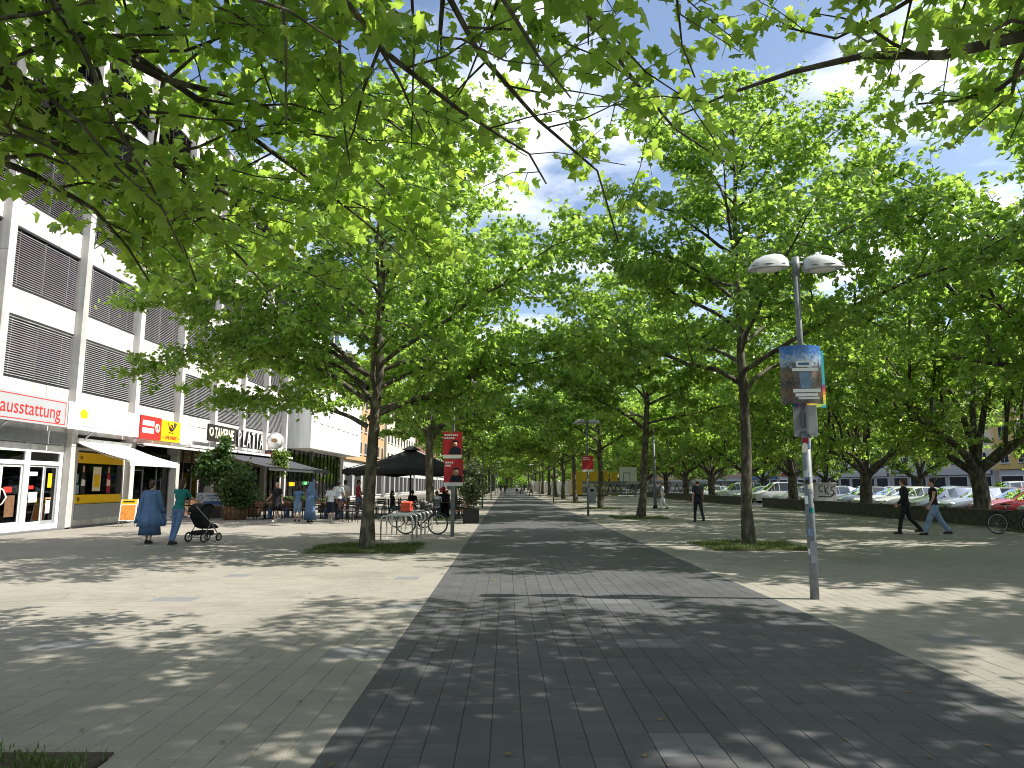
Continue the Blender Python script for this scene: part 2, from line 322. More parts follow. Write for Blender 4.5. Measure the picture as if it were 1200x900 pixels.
def weathered(name):
    m = MATS[name]; N = m.node_tree.nodes; L = m.node_tree.links; b = N['Principled BSDF']; src = b.inputs['Base Color'].links[0].from_socket
    g = N.new('ShaderNodeNewGeometry'); mpn = N.new('ShaderNodeMapping'); mpn.inputs['Scale'].default_value = (2.2, 2.2, 0.16); L.new(g.outputs['Position'], mpn.inputs[0])
    n = N.new('ShaderNodeTexNoise'); n.inputs['Scale'].default_value = 1.0; n.inputs['Detail'].default_value = 6; n.inputs['Roughness'].default_value = .65; L.new(mpn.outputs[0], n.inputs['Vector'])
    r = N.new('ShaderNodeMapRange'); r.inputs[1].default_value = .34; r.inputs[2].default_value = .60; r.inputs[3].default_value = .72; r.inputs[4].default_value = 1.06; L.new(n.outputs['Fac'], r.inputs[0])
    h = N.new('ShaderNodeHueSaturation'); L.new(src, h.inputs['Color']); L.new(r.outputs[0], h.inputs['Value'])
    oi = N.new('ShaderNodeObjectInfo'); r2 = N.new('ShaderNodeMapRange'); r2.inputs[3].default_value = .93; r2.inputs[4].default_value = 1.05; L.new(oi.outputs['Random'], r2.inputs[0])
    h2 = N.new('ShaderNodeHueSaturation'); L.new(h.outputs[0], h2.inputs['Color']); L.new(r2.outputs[0], h2.inputs['Value']); L.new(h2.outputs[0], b.inputs['Base Color'])
for q in ('concrete_white', 'concrete_pillar', 'tile_white', 'slat_grey', 'awning_white', 'frame_white'): weathered(q)
glass_mat('shop_glass', (0.8, 0.86, 0.86), 0.75); glass_mat('car_glass', (0.5, 0.55, 0.55), 0.45); glass_mat('green_glass', (0.55, 0.78, 0.68), 0.8)

# ================================================================== ground
PX0, PX1 = GX0, GX0 + 24 * GRID          # edges of the dark path
YS0, YS1 = 3.2, 3.2 + 62 * GRID          # stretch whose slabs are laid one by one
YS0 = math.floor(YS0 / GRID) * GRID; YS1 = YS0 + 62 * GRID
mat('earth', (0.10, 0.09, 0.075), 0.95, 0.3, 0.05, 0.2, 3)
mat('joint', (0.085, 0.08, 0.07), 0.95, 0.3, 3, 0.2, 40)
paving_mat('slab_beige', (0.268, 0.250, 0.213), (0.215, 0.201, 0.172), 0.06, 0.8)
paving_mat('slab_dark', (0.082, 0.083, 0.087), (0.060, 0.060, 0.063), 0.10, 0.72)
paving_mat('sheet_beige', (0.266, 0.248, 0.211), (0.212, 0.198, 0.169), 0.06, 0.8, (0.245, 0.229, 0.195))
paving_mat('sheet_dark', (0.081, 0.082, 0.086), (0.060, 0.060, 0.063), 0.10, 0.72, (0.066, 0.066, 0.068))
def sheet(name, x0, x1, y0, y1, z, m, parent=None):
    b = MB(); b.add([(x0, y0, z), (x1, y0, z), (x1, y1, z), (x0, y1, z)], [(0, 1, 2, 3)]); o = b.build(name, m, parent)
    return o
struct(sheet('ground', -900, 900, -300, 1600, -0.03, 'earth'))
plaza_l = struct(sheet('plaza_left', -24, PX0, -12, 330, -0.012, 'joint'))
plaza_r = struct(sheet('plaza_right', PX1, 18.9, -12, 330, -0.012, 'joint'))
path = struct(sheet('path', PX0, PX1, -12, 330, -0.008, 'joint'))
for nm, par, x0, x1, m in (('paved_surface', plaza_l, -24, PX0, 'sheet_beige'), ('paved_surface', plaza_r, PX1, 18.9, 'sheet_beige'), ('paved_surface', path, PX0, PX1, 'sheet_dark')):
    b = MB()
    for (a, c) in ((YS1, 330), (-12, YS0)): b.add([(x0, a, 0), (x1, a, 0), (x1, c, 0), (x0, c, 0)], [(0, 1, 2, 3)])
    b.build(nm, m, par)
struct(sheet('car_park', 18.9, 57, -12, 330, -0.006, 'asphalt'))

NEAR_L, NEAR_R = (-3.6, 3.3), (6.4, 4.7)
TL, TR = (-3.53, 18.36), (6.38, 19.04)
PITS = [(NEAR_L, 1.25), (NEAR_R, 1.25), (TL, 1.35), (TR, 1.35)]
insets = {}
for u, v, nx, ny in ((188, 704, 3, 2), (385, 766, 3, 2), (445, 712, 3, 2), (740, 757, 3, 2), (700, 707, 3, 2), (275, 675, 2, 2), (470, 678, 2, 2), (1097, 752, 3, 2), (45, 755, 3, 2)):
    x, y = gp(u, v); i = int((x - GX0) // GRID); j = int((y - YS0) // GRID)
    for a in range(nx):
        for c in range(ny): insets[(i + a, j + c)] = 1
x, y = gp(805, 880); i5 = int((x - GX0) // GRID); j5 = int((y - YS0) // GRID)
for a in range(2):
    for c in range(2): insets[(i5 + a, j5 + c)] = 2
DRAIN = (int((gp(513, 714)[0] - GX0) // GRID), int((gp(513, 714)[1] - YS0) // GRID))
insets[DRAIN] = 3; insets[(DRAIN[0] + 1, DRAIN[1])] = 3

def slab_verts(seed):
    r = random.Random(seed); h = GRID / 2 - 0.0018; e = 0.0022
    t = [r.uniform(-0.0012, 0.0012) for _ in range(4)]
    top = [(-h + e, -h + e, t[0]), (h - e, -h + e, t[1]), (h - e, h - e, t[2]), (-h + e, h - e, t[3])]
    mid = [(-h, -h, -0.003), (h, -h, -0.003), (h, h, -0.003), (-h, h, -0.003)]
    low = [(a, b, -0.03) for a, b, _ in mid]
    fs = [(0, 1, 2, 3)] + [(4 + k, 4 + (k + 1) % 4, (k + 1) % 4, k) for k in range(4)] + [(8 + k, 8 + (k + 1) % 4, 4 + (k + 1) % 4, 4 + k) for k in range(4)]
    return top + mid + low, fs
VAR = [slab_verts(k) for k in range(6)]
mat('inset_pale', (.175, .178, .182), .75, .25, 90); mat('inset_dark', (.115, .118, .124), .7, .3, 90)
def pave(parent, i0, i1, m):
    m_in = 'inset_dark' if m == 'slab_dark' else 'inset_pale'
    cells = []
    for i in range(i0, i1):
        for j in range(62):
            if insets.get((i, j)) == 3: continue
            x = GX0 + (i + 0.5) * GRID; y = YS0 + (j + 0.5) * GRID
            if any(abs(x - c[0]) < r - 0.08 and abs(y - c[1]) < r - 0.08 for c, r in PITS): continue
            cells.append((x, y, insets.get((i, j), 0)))
    P = np.array([(c[0], c[1], 0) for c in cells]); uv, d = proj(P)
    vis = (d > 0.5) & (uv[:, 0] > -10) & (uv[:, 0] < 1210) & (uv[:, 1] < 905)
    order = sorted(range(len(cells)), key=lambda k: (not vis[k], d[k]))
    single = [k for k in order[:300] if vis[k]]; ss = set(single)
    meshes = []
    for vs, fs in VAR:
        me = bpy.data.meshes.new('slab'); me.from_pydata(vs, [], fs); me.materials.append(MATS[m]); meshes.append(me)
    for k in single:
        o = obj('slab', meshes[k * 7 % 6], m_in if cells[k][2] else m, parent); o.location = (cells[k][0], cells[k][1], random.uniform(-0.001, 0.001))
    b = MB(); g = MB()
    for k, c in enumerate(cells):
        if k in ss: continue
        vs, fs = VAR[k * 5 % 6]; dz = random.uniform(-0.001, 0.001)
        (g if c[2] else b).add([(p[0] + c[0], p[1] + c[1], p[2] + dz) for p in vs], fs)
    o = obj('paving', b.mesh('paving'), m, parent); o['kind'] = 'stuff'
    if g.v: o = obj('inset_slab', g.mesh('inset_slab'), m_in, parent)
pave(plaza_l, -62, 0, 'slab_beige'); pave(path, 0, 24, 'slab_dark'); pave(plaza_r, 24, 88, 'slab_beige')
dx, dy = GX0 + (DRAIN[0] + 1) * GRID, YS0 + (DRAIN[1] + 0.5) * GRID
t = thing('drain_cover', 'small rusty iron drain grate set in the edge of the dark path', 'drain cover', (dx, dy, 0.0))
MB().bb(-.2, .2, -.1, .1, -.012, -.006).build('pit', 'ink', t)
b = MB(); b.bb(-.2, .2, -.1, -.085, -.012, .002).bb(-.2, .2, .085, .1, -.012, .002).bb(-.2, -.185, -.085, .085, -.012, .002).bb(.185, .2, -.085, .085, -.012, .002); b.build('frame', 'steel', t)
b = MB()
for k in range(11): b.bb(-.18 + k * .034, -.162 + k * .034, -.085, .085, -.006, 0.0)
b.build('grate', 'iron', t)
# fallen leaf scraps
b = MB()
for k in range(220):
    x, y = random.uniform(-9, 9), random.uniform(4, 15); a = random.uniform(0, 6.3); s = random.uniform(.012, .035); z0 = random.uniform(.004, .012)
    b.add([(x + s * math.cos(a + q) * w, y + s * math.sin(a + q) * w, z0 + random.uniform(0, .01)) for q, w in ((0, 1), (1.5, .5), (3.1, 1), (4.6, .5))], [(0, 1, 2, 3)])
mat('dry_leaf', (0.20, 0.13, 0.05), 0.8, 0.4, 20)
tag(b.build('leaf_litter', 'dry_leaf'), 'scattered dry leaf scraps lying on the paving', 'leaf litter', kind='stuff')

# ================================================================== trees
LM = leaf_mat('plane_leaf', (0.06, 0.125, 0.022), (0.14, 0.215, 0.05), (0.52, 0.78, 0.11), 0.47, 0.32)
LMN = leaf_mat('plane_leaf_near', (0.05, 0.11, 0.02), (0.14, 0.21, 0.045), (0.58, 0.85, 0.10), 0.48, 0.30)
LM2 = leaf_mat('plane_leaf_dark', (0.06, 0.12, 0.022), (0.12, 0.19, 0.04), (0.50, 0.75, 0.10), 0.47, 0.34)
def bark_mat():
    m = bpy.data.materials.new('bark'); m.use_nodes = True; N = m.node_tree.nodes; L = m.node_tree.links; b = N['Principled BSDF']; b.inputs['Roughness'].default_value = 0.85
    t = N.new('ShaderNodeTexCoord'); mpn = N.new('ShaderNodeMapping'); mpn.inputs['Scale'].default_value = (1, 1, 0.45); L.new(t.outputs['Object'], mpn.inputs[0])
    v = N.new('ShaderNodeTexNoise'); v.inputs['Scale'].default_value = 7; v.inputs['Detail'].default_value = 5; L.new(mpn.outputs[0], v.inputs['Vector'])
    r = N.new('ShaderNodeValToRGB'); e = r.color_ramp.elements; e[0].position = 0.36; e[0].color = (0.035, 0.03, 0.02, 1); e[1].position = 0.74; e[1].color = (0.20, 0.185, 0.125, 1)
    e2 = e.new(0.5); e2.color = (0.07, 0.062, 0.04, 1); L.new(v.outputs['Fac'], r.inputs[0]); L.new(r.outputs[0], b.inputs['Base Color'])
    n2 = N.new('ShaderNodeTexNoise'); n2.inputs['Scale'].default_value = 28; n2.inputs['Detail'].default_value = 6; L.new(mpn.outputs[0], n2.inputs['Vector'])
    bp = N.new('ShaderNodeBump'); bp.inputs['Strength'].default_value = 0.7; bp.inputs['Distance'].default_value = 0.03; L.new(n2.outputs['Fac'], bp.inputs['Height']); L.new(bp.outputs[0], b.inputs['Normal'])
    MATS['bark'] = m
bark_mat()

def _half(h): return [(0, 0)] + h + [(0, 1.0)] + [(-x, y) for x, y in reversed(h)]
LEAF_HI = _half([(.20, -.06), (.46, .12), (.30, .28), (.60, .52), (.30, .58), (.22, .70)])
LEAF_MD = _half([(.42, .10), (.30, .28), (.56, .52), (.22, .62)])
LEAF_LO = _half([(.46, .22), (.40, .56)])
def leaf_template(poly):
    P = [(0, .36)] + poly; n = len(poly)
    V = np.array([(x, y, -0.28 * abs(x) - 0.16 * y * y) for x, y in P]); V[:, 1] -= 0.0
    F = np.array([(0, 1 + k, 1 + (k + 1) % n) for k in range(n)])
    return V, F
def leaf_fan(poly):
    n = len(poly); V = np.array([(x, y, -0.25 * abs(x) - 0.15 * y * y) for x, y in poly]); F = np.array([(0, k, k + 1) for k in range(1, n - 1)]); return V, F
TPL = {'hi': leaf_template(LEAF_HI), 'md': leaf_template(LEAF_MD), 'lo': leaf_fan(LEAF_LO)}
def nrm(a): return a / np.maximum(1e-9, np.linalg.norm(a, axis=1, keepdims=True))
def leaf_frames(n, rng, up=0.9, spread=0.75, out=None):
    N_ = rng.normal(size=(n, 3)) * spread + np.array([0, 0, up])
    if out is not None: N_ += out * 0.45
    N_ = nrm(N_)
    T = rng.normal(size=(n, 3)); T[:, 2] = T[:, 2] * 0.5 - 0.55
    if out is not None: T += out * 0.6
    T = nrm(T - N_ * np.sum(T * N_, 1, keepdims=True)); return N_, T
def mesh_np(name, V, F):
    me = bpy.data.meshes.new(name); nv, nf = len(V), len(F)
    me.vertices.add(nv); me.vertices.foreach_set('co', V.astype(np.float32).ravel())
    me.loops.add(nf * 3); me.loops.foreach_set('vertex_index', F.astype(np.int32).ravel())
    me.polygons.add(nf); me.polygons.foreach_set('loop_start', np.arange(0, nf * 3, 3, dtype=np.int32)); me.update(calc_edges=True); return me
def leaf_mesh(name, P, N_, T, S, tpl):
    V, F = TPL[tpl]; X = np.cross(T, N_)
    cz = np.random.default_rng(len(P)).uniform(0.2, 2.4, len(P))
    W_ = P[:, None, :] + S[:, None, None] * (V[None, :, 0, None] * X[:, None, :] + V[None, :, 1, None] * T[:, None, :] + (V[None, :, 2] * cz[:, None])[..., None] * N_[:, None, :])
    k = len(V); FF = (F[None] + (np.arange(len(P)) * k)[:, None, None]).reshape(-1, 3)
    return mesh_np(name, W_.reshape(-1, 3), FF)

def path_pts(p, az, el0, el1, L, n, rng, wob=0.12):
    p = np.array(p, float); out = [p.copy()]
    for i in range(n):
        t = i / max(1, n - 1); el = el0 + (el1 - el0) * t + rng.normal() * wob; az += rng.normal() * wob
        p = p + np.array([math.cos(el) * math.cos(az), math.cos(el) * math.sin(az), math.sin(el)]) * L / n; out.append(p.copy())
    return np.array(out)
def grow_limb(pts, r0, rng, lod, dens=1.0, start=0.22, hard=None):
    """side branches and twigs of one limb -> (MB of the wood, list of twigs)"""
    b = MB(); n = len(pts); rad = [max(0.010, r0 * (1 - 0.88 * i / (n - 1))) for i in range(n)]
    b.tube(pts, rad, 7 if lod > 1 else 5, cap=False); tw = []
    seg = np.linalg.norm(np.diff(pts, axis=0), axis=1); cum = np.concatenate([[0], np.cumsum(seg)]); L = cum[-1]
    def at(s):
        i = min(n - 2, int(np.searchsorted(cum, s) - 1)); i = max(0, i); t = (s - cum[i]) / seg[i]; return pts[i] * (1 - t) + pts[i + 1] * t, (pts[i + 1] - pts[i]) / seg[i], rad[i] * (1 - t) + rad[i + 1] * t
    s = L * start; side = 1
    while s < L:
        p, d, r = at(s); az = math.atan2(d[1], d[0]) + side * rng.uniform(0.6, 1.25); side = -side
        el = math.asin(max(-1, min(1, d[2]))) * 0.7 + rng.normal() * 0.35 + 0.08
        l2 = (0.45 + 0.30 * L * (1 - 0.62 * s / L)) * rng.uniform(0.65, 1.15); l2 = min(l2, 2.3)
        q = path_pts(p, az, el, el - 0.35, l2, 4, rng, 0.15)
        if hard is not None and not hard(q[[2, 4]]).all(): s += rng.uniform(0.30, 0.50) / dens; continue
        if lod > 0: b.tube(q, [max(0.006, min(r * 0.6, 0.03) * (1 - 0.2 * k)) for k in range(5)], 4 if lod > 1 else 3, cap=False)
        m = max(2, int(l2 / 0.24 * dens))
        for k in range(m):
            t = (k + rng.uniform(0.4, 1.0)) / m * 4; i = min(3, int(t)); pp = q[i] + (q[i + 1] - q[i]) * (t - i)
            a2 = az + rng.uniform(-1.4, 1.4); e2 = rng.uniform(-0.55, 0.75); l3 = rng.uniform(0.28, 0.62)
            tw.append((pp, pp + np.array([math.cos(e2) * math.cos(a2), math.cos(e2) * math.sin(a2), math.sin(e2)]) * l3))
        s += rng.uniform(0.30, 0.50) / dens
    p, d, r = at(L * 0.999)
    for k in range(3): tw.append((p - d * 0.3 * k, p + d * rng.uniform(.2, .4) + rng.normal(size=3) * 0.15))
    return b, tw
def leaves_on(tw, per, rng, s0, s1, center, keep=None):
    A = np.array([t[0] for t in tw]); B = np.array([t[1] for t in tw]); k = per
    t = rng.uniform(0.05, 1.1, size=(len(tw), k)); P = A[:, None] + (B - A)[:, None] * t[..., None] + rng.normal(size=(len(tw), k, 3)) * np.array([.10, .10, .08])
    P = P.reshape(-1, 3); out = nrm(P - np.array(center)); N_, T = leaf_frames(len(P), rng, out=out); S = rng.uniform(s0, s1, len(P))
    if keep is not None:
        m = keep(P); P, N_, T, S = P[m], N_[m], T[m], S[m]
    return P, N_, T, S

def skeleton(rng, style, H, zf, Rr, r0, nl, cone=0.62):
    """trunk polyline + radii + list of (limb polyline, base radius)"""
    limbs = []
    if style == 'avenue':
        top = H * 0.86; n = 12; wob = np.cumsum(rng.normal(size=(n + 1, 2)) * 0.045, axis=0); wob[0] = 0
        tp = np.array([(wob[i, 0], wob[i, 1], top * i / n) for i in range(n + 1)])
        tr = [r0 * (1.35 if i == 0 else 1.0) * max(0.10, (1 - 0.55 * min(1, (top * i / n) / zf) * 0.35) if top * i / n < zf else 0.81 * (1 - ((top * i / n) - zf) / (top - zf) * 0.88)) for i in range(n + 1)]
        for i in range(nl):
            t = (i + rng.uniform(0, .6)) / nl; z = zf + (top - zf) * t ** 1.05; k = min(n - 1, int(z / top * n)); f = z / top * n - k; p = tp[k] * (1 - f) + tp[k + 1] * f
            env = 1.0 - cone * max(0, t - 0.15) ** 1.15; L = Rr * env * rng.uniform(0.78, 1.08)
            e0 = R(22 + 42 * t) + rng.normal() * 0.1; e1 = e0 - R(22 - 8 * t)
            limbs.append((path_pts(p, i * 2.4 + rng.normal() * 0.25, e0, e1, L, 8, rng, 0.10), tr[k] * rng.uniform(0.36, 0.5) + 0.012))
    else:
        n = 5; tp = np.array([(0.04 * math.sin(i), 0.04 * math.cos(i * 1.3), zf * i / n) for i in range(n + 1)]); tr = [r0 * (1.28 if i == 0 else 1.02 - 0.03 * i) for i in range(n + 1)]; tr[-1] *= 1.08
        for i in range(nl):
            az = i * 2 * math.pi / nl + rng.normal() * 0.2; L = Rr * rng.uniform(0.92, 1.12); e = R(rng.uniform(34, 52))
            q = path_pts(tp[-1] - np.array([0, 0, 0.15 + 0.1 * (i % 3)]), az, e, R(12), L, 9, rng, 0.11); limbs.append((q, r0 * rng.uniform(0.42, 0.58)))
            for s in (2, 3, 4, 6):
                a2 = az + rng.choice([-1, 1]) * rng.uniform(0.3, 0.9); limbs.append((path_pts(q[s], a2, R(rng.uniform(48, 80)), R(30), (H - q[s][2]) * rng.uniform(0.75, 1.0), 7, rng, 0.12), r0 * 0.22))
        for i in range(3): limbs.append((path_pts(tp[-1] - np.array([0, 0, .1]), i * 2.1 + .5, R(76), R(60), (H - zf) * 0.95, 8, rng, 0.12), r0 * 0.45))
    return tp, tr, limbs
def make_tree(name, seed, style, H, zf, Rr, r0, nl, lod, per, tpl, s0, s1, split, dens=1.0, keep=None, lm='plane_leaf', extra=None, nsingle=0, origin=None, cone=0.62):
    rng = np.random.default_rng(seed); tp, tr, limbs = skeleton(rng, style, H, zf, Rr, r0, nl, cone)
    if extra: limbs += extra
    root = thing(name, '', ''); b = MB(); b.tube(tp, tr, 12 if lod > 1 else 8, cap=False); tw = []
    for (pts, rr) in limbs:
        w, t = grow_limb(pts, rr, rng, lod, dens, hard=getattr(keep, 'hard', None)); tw += t
        if split: w.build('limb', 'bark', root)
        else: b.v, b.f, b.sm = b.v + w.v, b.f + [tuple(i + len(b.v) for i in f) for f in w.f], b.sm + w.sm
    if keep is not None: ok = keep(np.array([q[1] for q in tw])); tw = [q for q, o_ in zip(tw, ok) if o_]; keep = keep.hard
    if lod > 2:
        wt = MB()
        for a, c in tw: wt.tube([a, c], [0.006, 0.003], 3, cap=False)
        wt.build('twig_work', 'bark', root)['kind'] = 'stuff'
    b.build('trunk', 'bark', root)
    P, N_, T, S = leaves_on(tw, per, rng, s0, s1, (0, 0, (H + zf) / 2 - 1.0), keep)
    if nsingle:
        uv, d = proj(P + np.array(origin)); vis = (d > 1) & (uv[:, 0] > 0) & (uv[:, 0] < 1200) & (uv[:, 1] > 0) & (uv[:, 1] < 900)
        pick = np.array(sorted(np.nonzero(vis)[0], key=lambda k: d[k] / S[k])[:nsingle], int)
        V, F = TPL[tpl]; mes = []
        for cz in (0.4, 0.9, 1.5, 2.3):
            me = mesh_np('leaf', V * np.array([1, 1, cz]), F); me.materials.append(MATS[lm]); mes.append(me)
        for k in pick:
            X = np.cross(T[k], N_[k]); o = obj('leaf', mes[k % 4], None, root)
            M = Matrix(((X[0], T[k][0], N_[k][0], P[k][0]), (X[1], T[k][1], N_[k][1], P[k][1]), (X[2], T[k][2], N_[k][2], P[k][2]), (0, 0, 0, 1))); o.matrix_local = M @ Matrix.Scale(S[k], 4)
        m = np.ones(len(P), bool); m[pick] = False; P, N_, T, S = P[m], N_[m], T[m], S[m]
    cr_ = obj('crown', leaf_mesh('crown', P, N_, T, S, tpl), lm, root)
    if nsingle: cr_['kind'] = 'stuff'
    print('tree', name, len(limbs), 'limbs', len(P), 'leaves'); return root

# the open patch of sky between the overhead boughs is kept clear of the two near crowns
def in_poly(uv, poly):
    x, y = uv[:, 0], uv[:, 1]; c = np.zeros(len(uv), bool); j = len(poly) - 1
    for i in range(len(poly)):
        xi, yi = poly[i]; xj, yj = poly[j]; c ^= ((yi > y) != (yj > y)) & (x < (xj - xi) * (y - yi) / (yj - yi + 1e-9) + xi); j = i
    return c
def near_keep(origin, polys, thin):
    rr = np.random.default_rng(5)
    def k(P, soft=True):
        uv, d = proj(P + np.array(origin)); m = (P[:, 2] > 2.9) & (d > -50)
        m &= ~((d > 0.05) & (d < 3.4) & (np.abs(uv[:, 0] - 600) < 700) & (uv[:, 1] > -60))
        for pl in polys: m &= ~(in_poly(uv, pl) & (d > 0))
        if soft:
            for pl, f in thin: m &= ~(in_poly(uv, pl) & (d > 0) & (rr.uniform(size=len(P)) > f))
        return m
    k.hard = lambda P: k(P, False); return k
KEEP_L = near_keep((*NEAR_L, 0), [[(-50, 195), (40, 240), (85, 335), (130, 360), (215, 345), (330, 350), (460, 335), (520, 320), (590, 215), (640, 250), (660, 250), (690, 215), (740, 300), (800, 215), (880, 190), (870, 80), (960, -80), (1400, -80), (1400, 950), (-50, 950)]],
                  [([(0, 200), (110, 210), (150, 260), (140, 345), (0, 350)], 0.8), ([(-40, -60), (530, -60), (530, 330), (150, 330), (-40, 200)], 0.78), ([(-40, -60), (530, -60), (530, 190), (-40, 190)], 0.56), ([(530, -20), (900, -20), (900, 300), (530, 300)], 0.40)])
KEEP_R = near_keep((*NEAR_R, 0), [[(-900, -80), (860, -80), (880, 40), (1000, 70), (1010, 95), (1110, 40), (1120, 78), (1025, 82), (1020, 165), (1150, 172), (1160, 185), (1250, 210), (1250, 950), (-900, 950)]], [([(840, -60), (1260, -60), (1260, 260), (840, 260)], 0.5)])

def tree_at(proto, x, y, rz, s, label, cat='tree', group=None, first=False, cp=True):
    o = copy_tree(proto) if cp else proto
    place(o, (x, y, 0), rz, s); o['label'] = label; o['category'] = cat
    if group: o['group'] = group
    elif 'group' in o: del o['group']
    return o
def limb_rel(origin, pixs, r):      # a limb laid through picked points of the near crown
    return (np.array([np.array(at_y(u, v, y)) - np.array([origin[0], origin[1], 0]) if u is not None else np.array(v, float) for u, v, y in pixs]), r)
exL = [limb_rel(NEAR_L, [(None, (0, 0, 3.5), 0), (-150, 20, 4.6), (0, 82, 5.2), (110, 140, 5.9), (200, 190, 6.6), (280, 235, 7.3), (330, 262, 8.0)], 0.075),
       limb_rel(NEAR_L, [(None, (0.1, 0, 4.2), 0), (-20, -120, 4.4), (90, 40, 5.2), (190, 92, 6.0), (300, 120, 6.8), (400, 170, 7.6), (470, 240, 8.3)], 0.055),
       limb_rel(NEAR_L, [(None, (0.2, 0, 4.6), 0), (200, -220, 4.2), (360, -60, 5.0), (450, 60, 5.8), (540, 130, 6.6), (620, 180, 7.4), (640, 215, 7.9)], 0.05),
       limb_rel(NEAR_L, [(None, (0.3, 0.1, 5.0), 0), (420, -300, 4.4), (600, -120, 5.4), (690, 20, 6.2), (740, 90, 6.9), (790, 150, 7.5), (850, 190, 8.2)], 0.05),
       limb_rel(NEAR_L, [(None, (0.2, 0.1, 5.2), 0), (380, -280, 4.4), (480, -90, 5.2), (560, 60, 6.0), (630, 140, 6.7), (700, 200, 7.2), (725, 285, 7.6)], 0.045)]
exL += [limb_rel(NEAR_L, [(None, (-.1, .1, 3.4), 0), (-200, 120, 4.6), (-60, 165, 5.2), (40, 205, 5.9), (110, 245, 6.5), (150, 290, 7.0), (175, 330, 7.4)], 0.05), limb_rel(NEAR_L, [(None, (-.1, .1, 3.6), 0), (-160, 60, 4.6), (-20, 120, 5.2), (80, 175, 5.8), (160, 225, 6.4), (210, 275, 7.0), (230, 330, 7.4)], 0.05),
        limb_rel(NEAR_L, [(None, (0, .1, 3.7), 0), (-80, 40, 4.8), (80, 150, 5.8), (180, 215, 6.6), (240, 262, 7.3), (285, 305, 7.9), (310, 335, 8.3)], 0.05),
        limb_rel(NEAR_L, [(None, (0, .1, 4.0), 0), (-60, -20, 4.8), (150, 60, 5.8), (280, 150, 6.8), (370, 215, 7.6), (430, 262, 8.3), (470, 300, 8.8)], 0.05),
        limb_rel(NEAR_L, [(None, (0, .1, 4.6), 0), (0, -160, 4.8), (200, -20, 5.8), (330, 70, 6.8), (440, 130, 7.6), (520, 190, 8.2)], 0.05)]
exR = [limb_rel(NEAR_R, [(None, (0, 0, 4.0), 0), (1500, -60, 5.2), (1330, 0, 5.6), (1230, 60, 6.0), (1170, 105, 6.4), (1120, 118, 6.7), (1075, 122, 7.0)], 0.05),
       limb_rel(NEAR_R, [(None, (0, 0, 4.4), 0), (1420, -260, 4.8), (1250, -130, 5.4), (1130, -40, 6.0), (1050, 10, 6.4), (980, 45, 6.8), (910, 30, 7.2)], 0.05)]
nl_ = make_tree('plane_tree', 21, 'avenue', 12.5, 3.9, 5.7, 0.22, 18, 3, 13, 'hi', 0.085, 0.155, True, 1.2, KEEP_L, 'plane_leaf_near', exL, 300, (*NEAR_L, 0))
tag(place(nl_, (*NEAR_L, 0)), 'plane tree whose leafy boughs hang over the open beige paving beside the dark path', 'tree')
nr_ = make_tree('plane_tree', 22, 'avenue', 12.5, 4.1, 7.2, 0.22, 20, 3, 16, 'md', 0.10, 0.175, True, 1.25, KEEP_R, 'plane_leaf_near', exR, 300, (*NEAR_R, 0))
tag(place(nr_, (*NEAR_R, 0)), 'plane tree whose leaf sprays hang high above the twin-headed lamp post', 'tree')
exT = [(np.array([np.array(at_y(u, v, y)) - np.array([TL[0], TL[1], 0]) for u, v, y in pp]), 0.07) for pp in ([(431, 492, 18.36), (448, 478, 18.4), (478, 468, 18.6), (510, 468, 18.8), (545, 466, 19.0), (575, 470, 19.2)], [(431, 500, 18.36), (410, 488, 18.2), (370, 474, 18.0), (320, 466, 17.8), (270, 470, 17.6)], [(433, 440, 18.36), (470, 425, 18.4), (520, 420, 18.5), (570, 430, 18.8), (600, 445, 19)], [(431, 470, 18.36), (390, 440, 18.2), (330, 415, 18.0), (270, 405, 17.8), (215, 410, 17.6), (185, 425, 17.5)], [(431, 440, 18.36), (380, 395, 18.2), (320, 360, 18.0), (255, 340, 17.8), (200, 340, 17.6), (170, 355, 17.4)], [(431, 400, 18.36), (385, 340, 18.4), (325, 300, 18.6), (265, 285, 18.8), (215, 285, 19.0)], [(431, 455, 18.36), (400, 430, 19.0), (350, 415, 19.8), (300, 420, 20.6), (255, 440, 21.2)])]
hl = make_tree('plane_tree', 31, 'avenue', 12.8, 3.3, 6.7, 0.165, 28, 2, 19, 'md', 0.10, 0.165, True, 1.25, extra=exT, cone=0.85)
tag(place(hl, (*TL, 0), 0), 'broad plane tree in a square of grass beside the bicycle racks', 'tree')
hr = make_tree('plane_tree', 32, 'avenue', 14.0, 4.0, 7.4, 0.15, 28, 2, 21, 'md', 0.10, 0.165, True, 1.2, cone=1.08)
tag(place(hr, (*TR, 0), R(40)), 'tall slim-trunked plane tree in a grass patch behind the lamp with the curved poster', 'tree')
fa = make_tree('plane_tree', 33, 'avenue', 12.8, 3.5, 6.6, 0.21, 24, 1, 19, 'lo', 0.13, 0.21, False, 1.2, lm='plane_leaf')
fb = make_tree('plane_tree', 34, 'avenue', 13.4, 3.9, 6.8, 0.20, 24, 1, 19, 'lo', 0.13, 0.21, False, 1.2, lm='plane_leaf_dark')
ba = make_tree('plane_tree', 41, 'pollard', 14.2, 2.5, 7.3, 0.36, 5, 2, 12, 'lo', 0.13, 0.21, True, 1.0, lm='plane_leaf_dark')
bb_ = make_tree('plane_tree', 42, 'pollard', 13.6, 2.6, 7.0, 0.33, 5, 1, 12, 'lo', 0.14, 0.22, False, 1.0, lm='plane_leaf')
gl, gr = 'plane trees further along the terrace side of the path', 'plane trees further along the car park side of the path'
pool = [fa, fb]; first = {id(fa): False, id(fb): False}
rr = random.Random(3)
def far_tree(k, x, y, lab, grp):
    p = pool[k % 2]; fresh = not first[id(p)]; first[id(p)] = True
    return tree_at(p, x, y, rr.uniform(0, 6.28), rr.uniform(0.93, 1.05), lab, 'tree', grp, cp=not fresh)
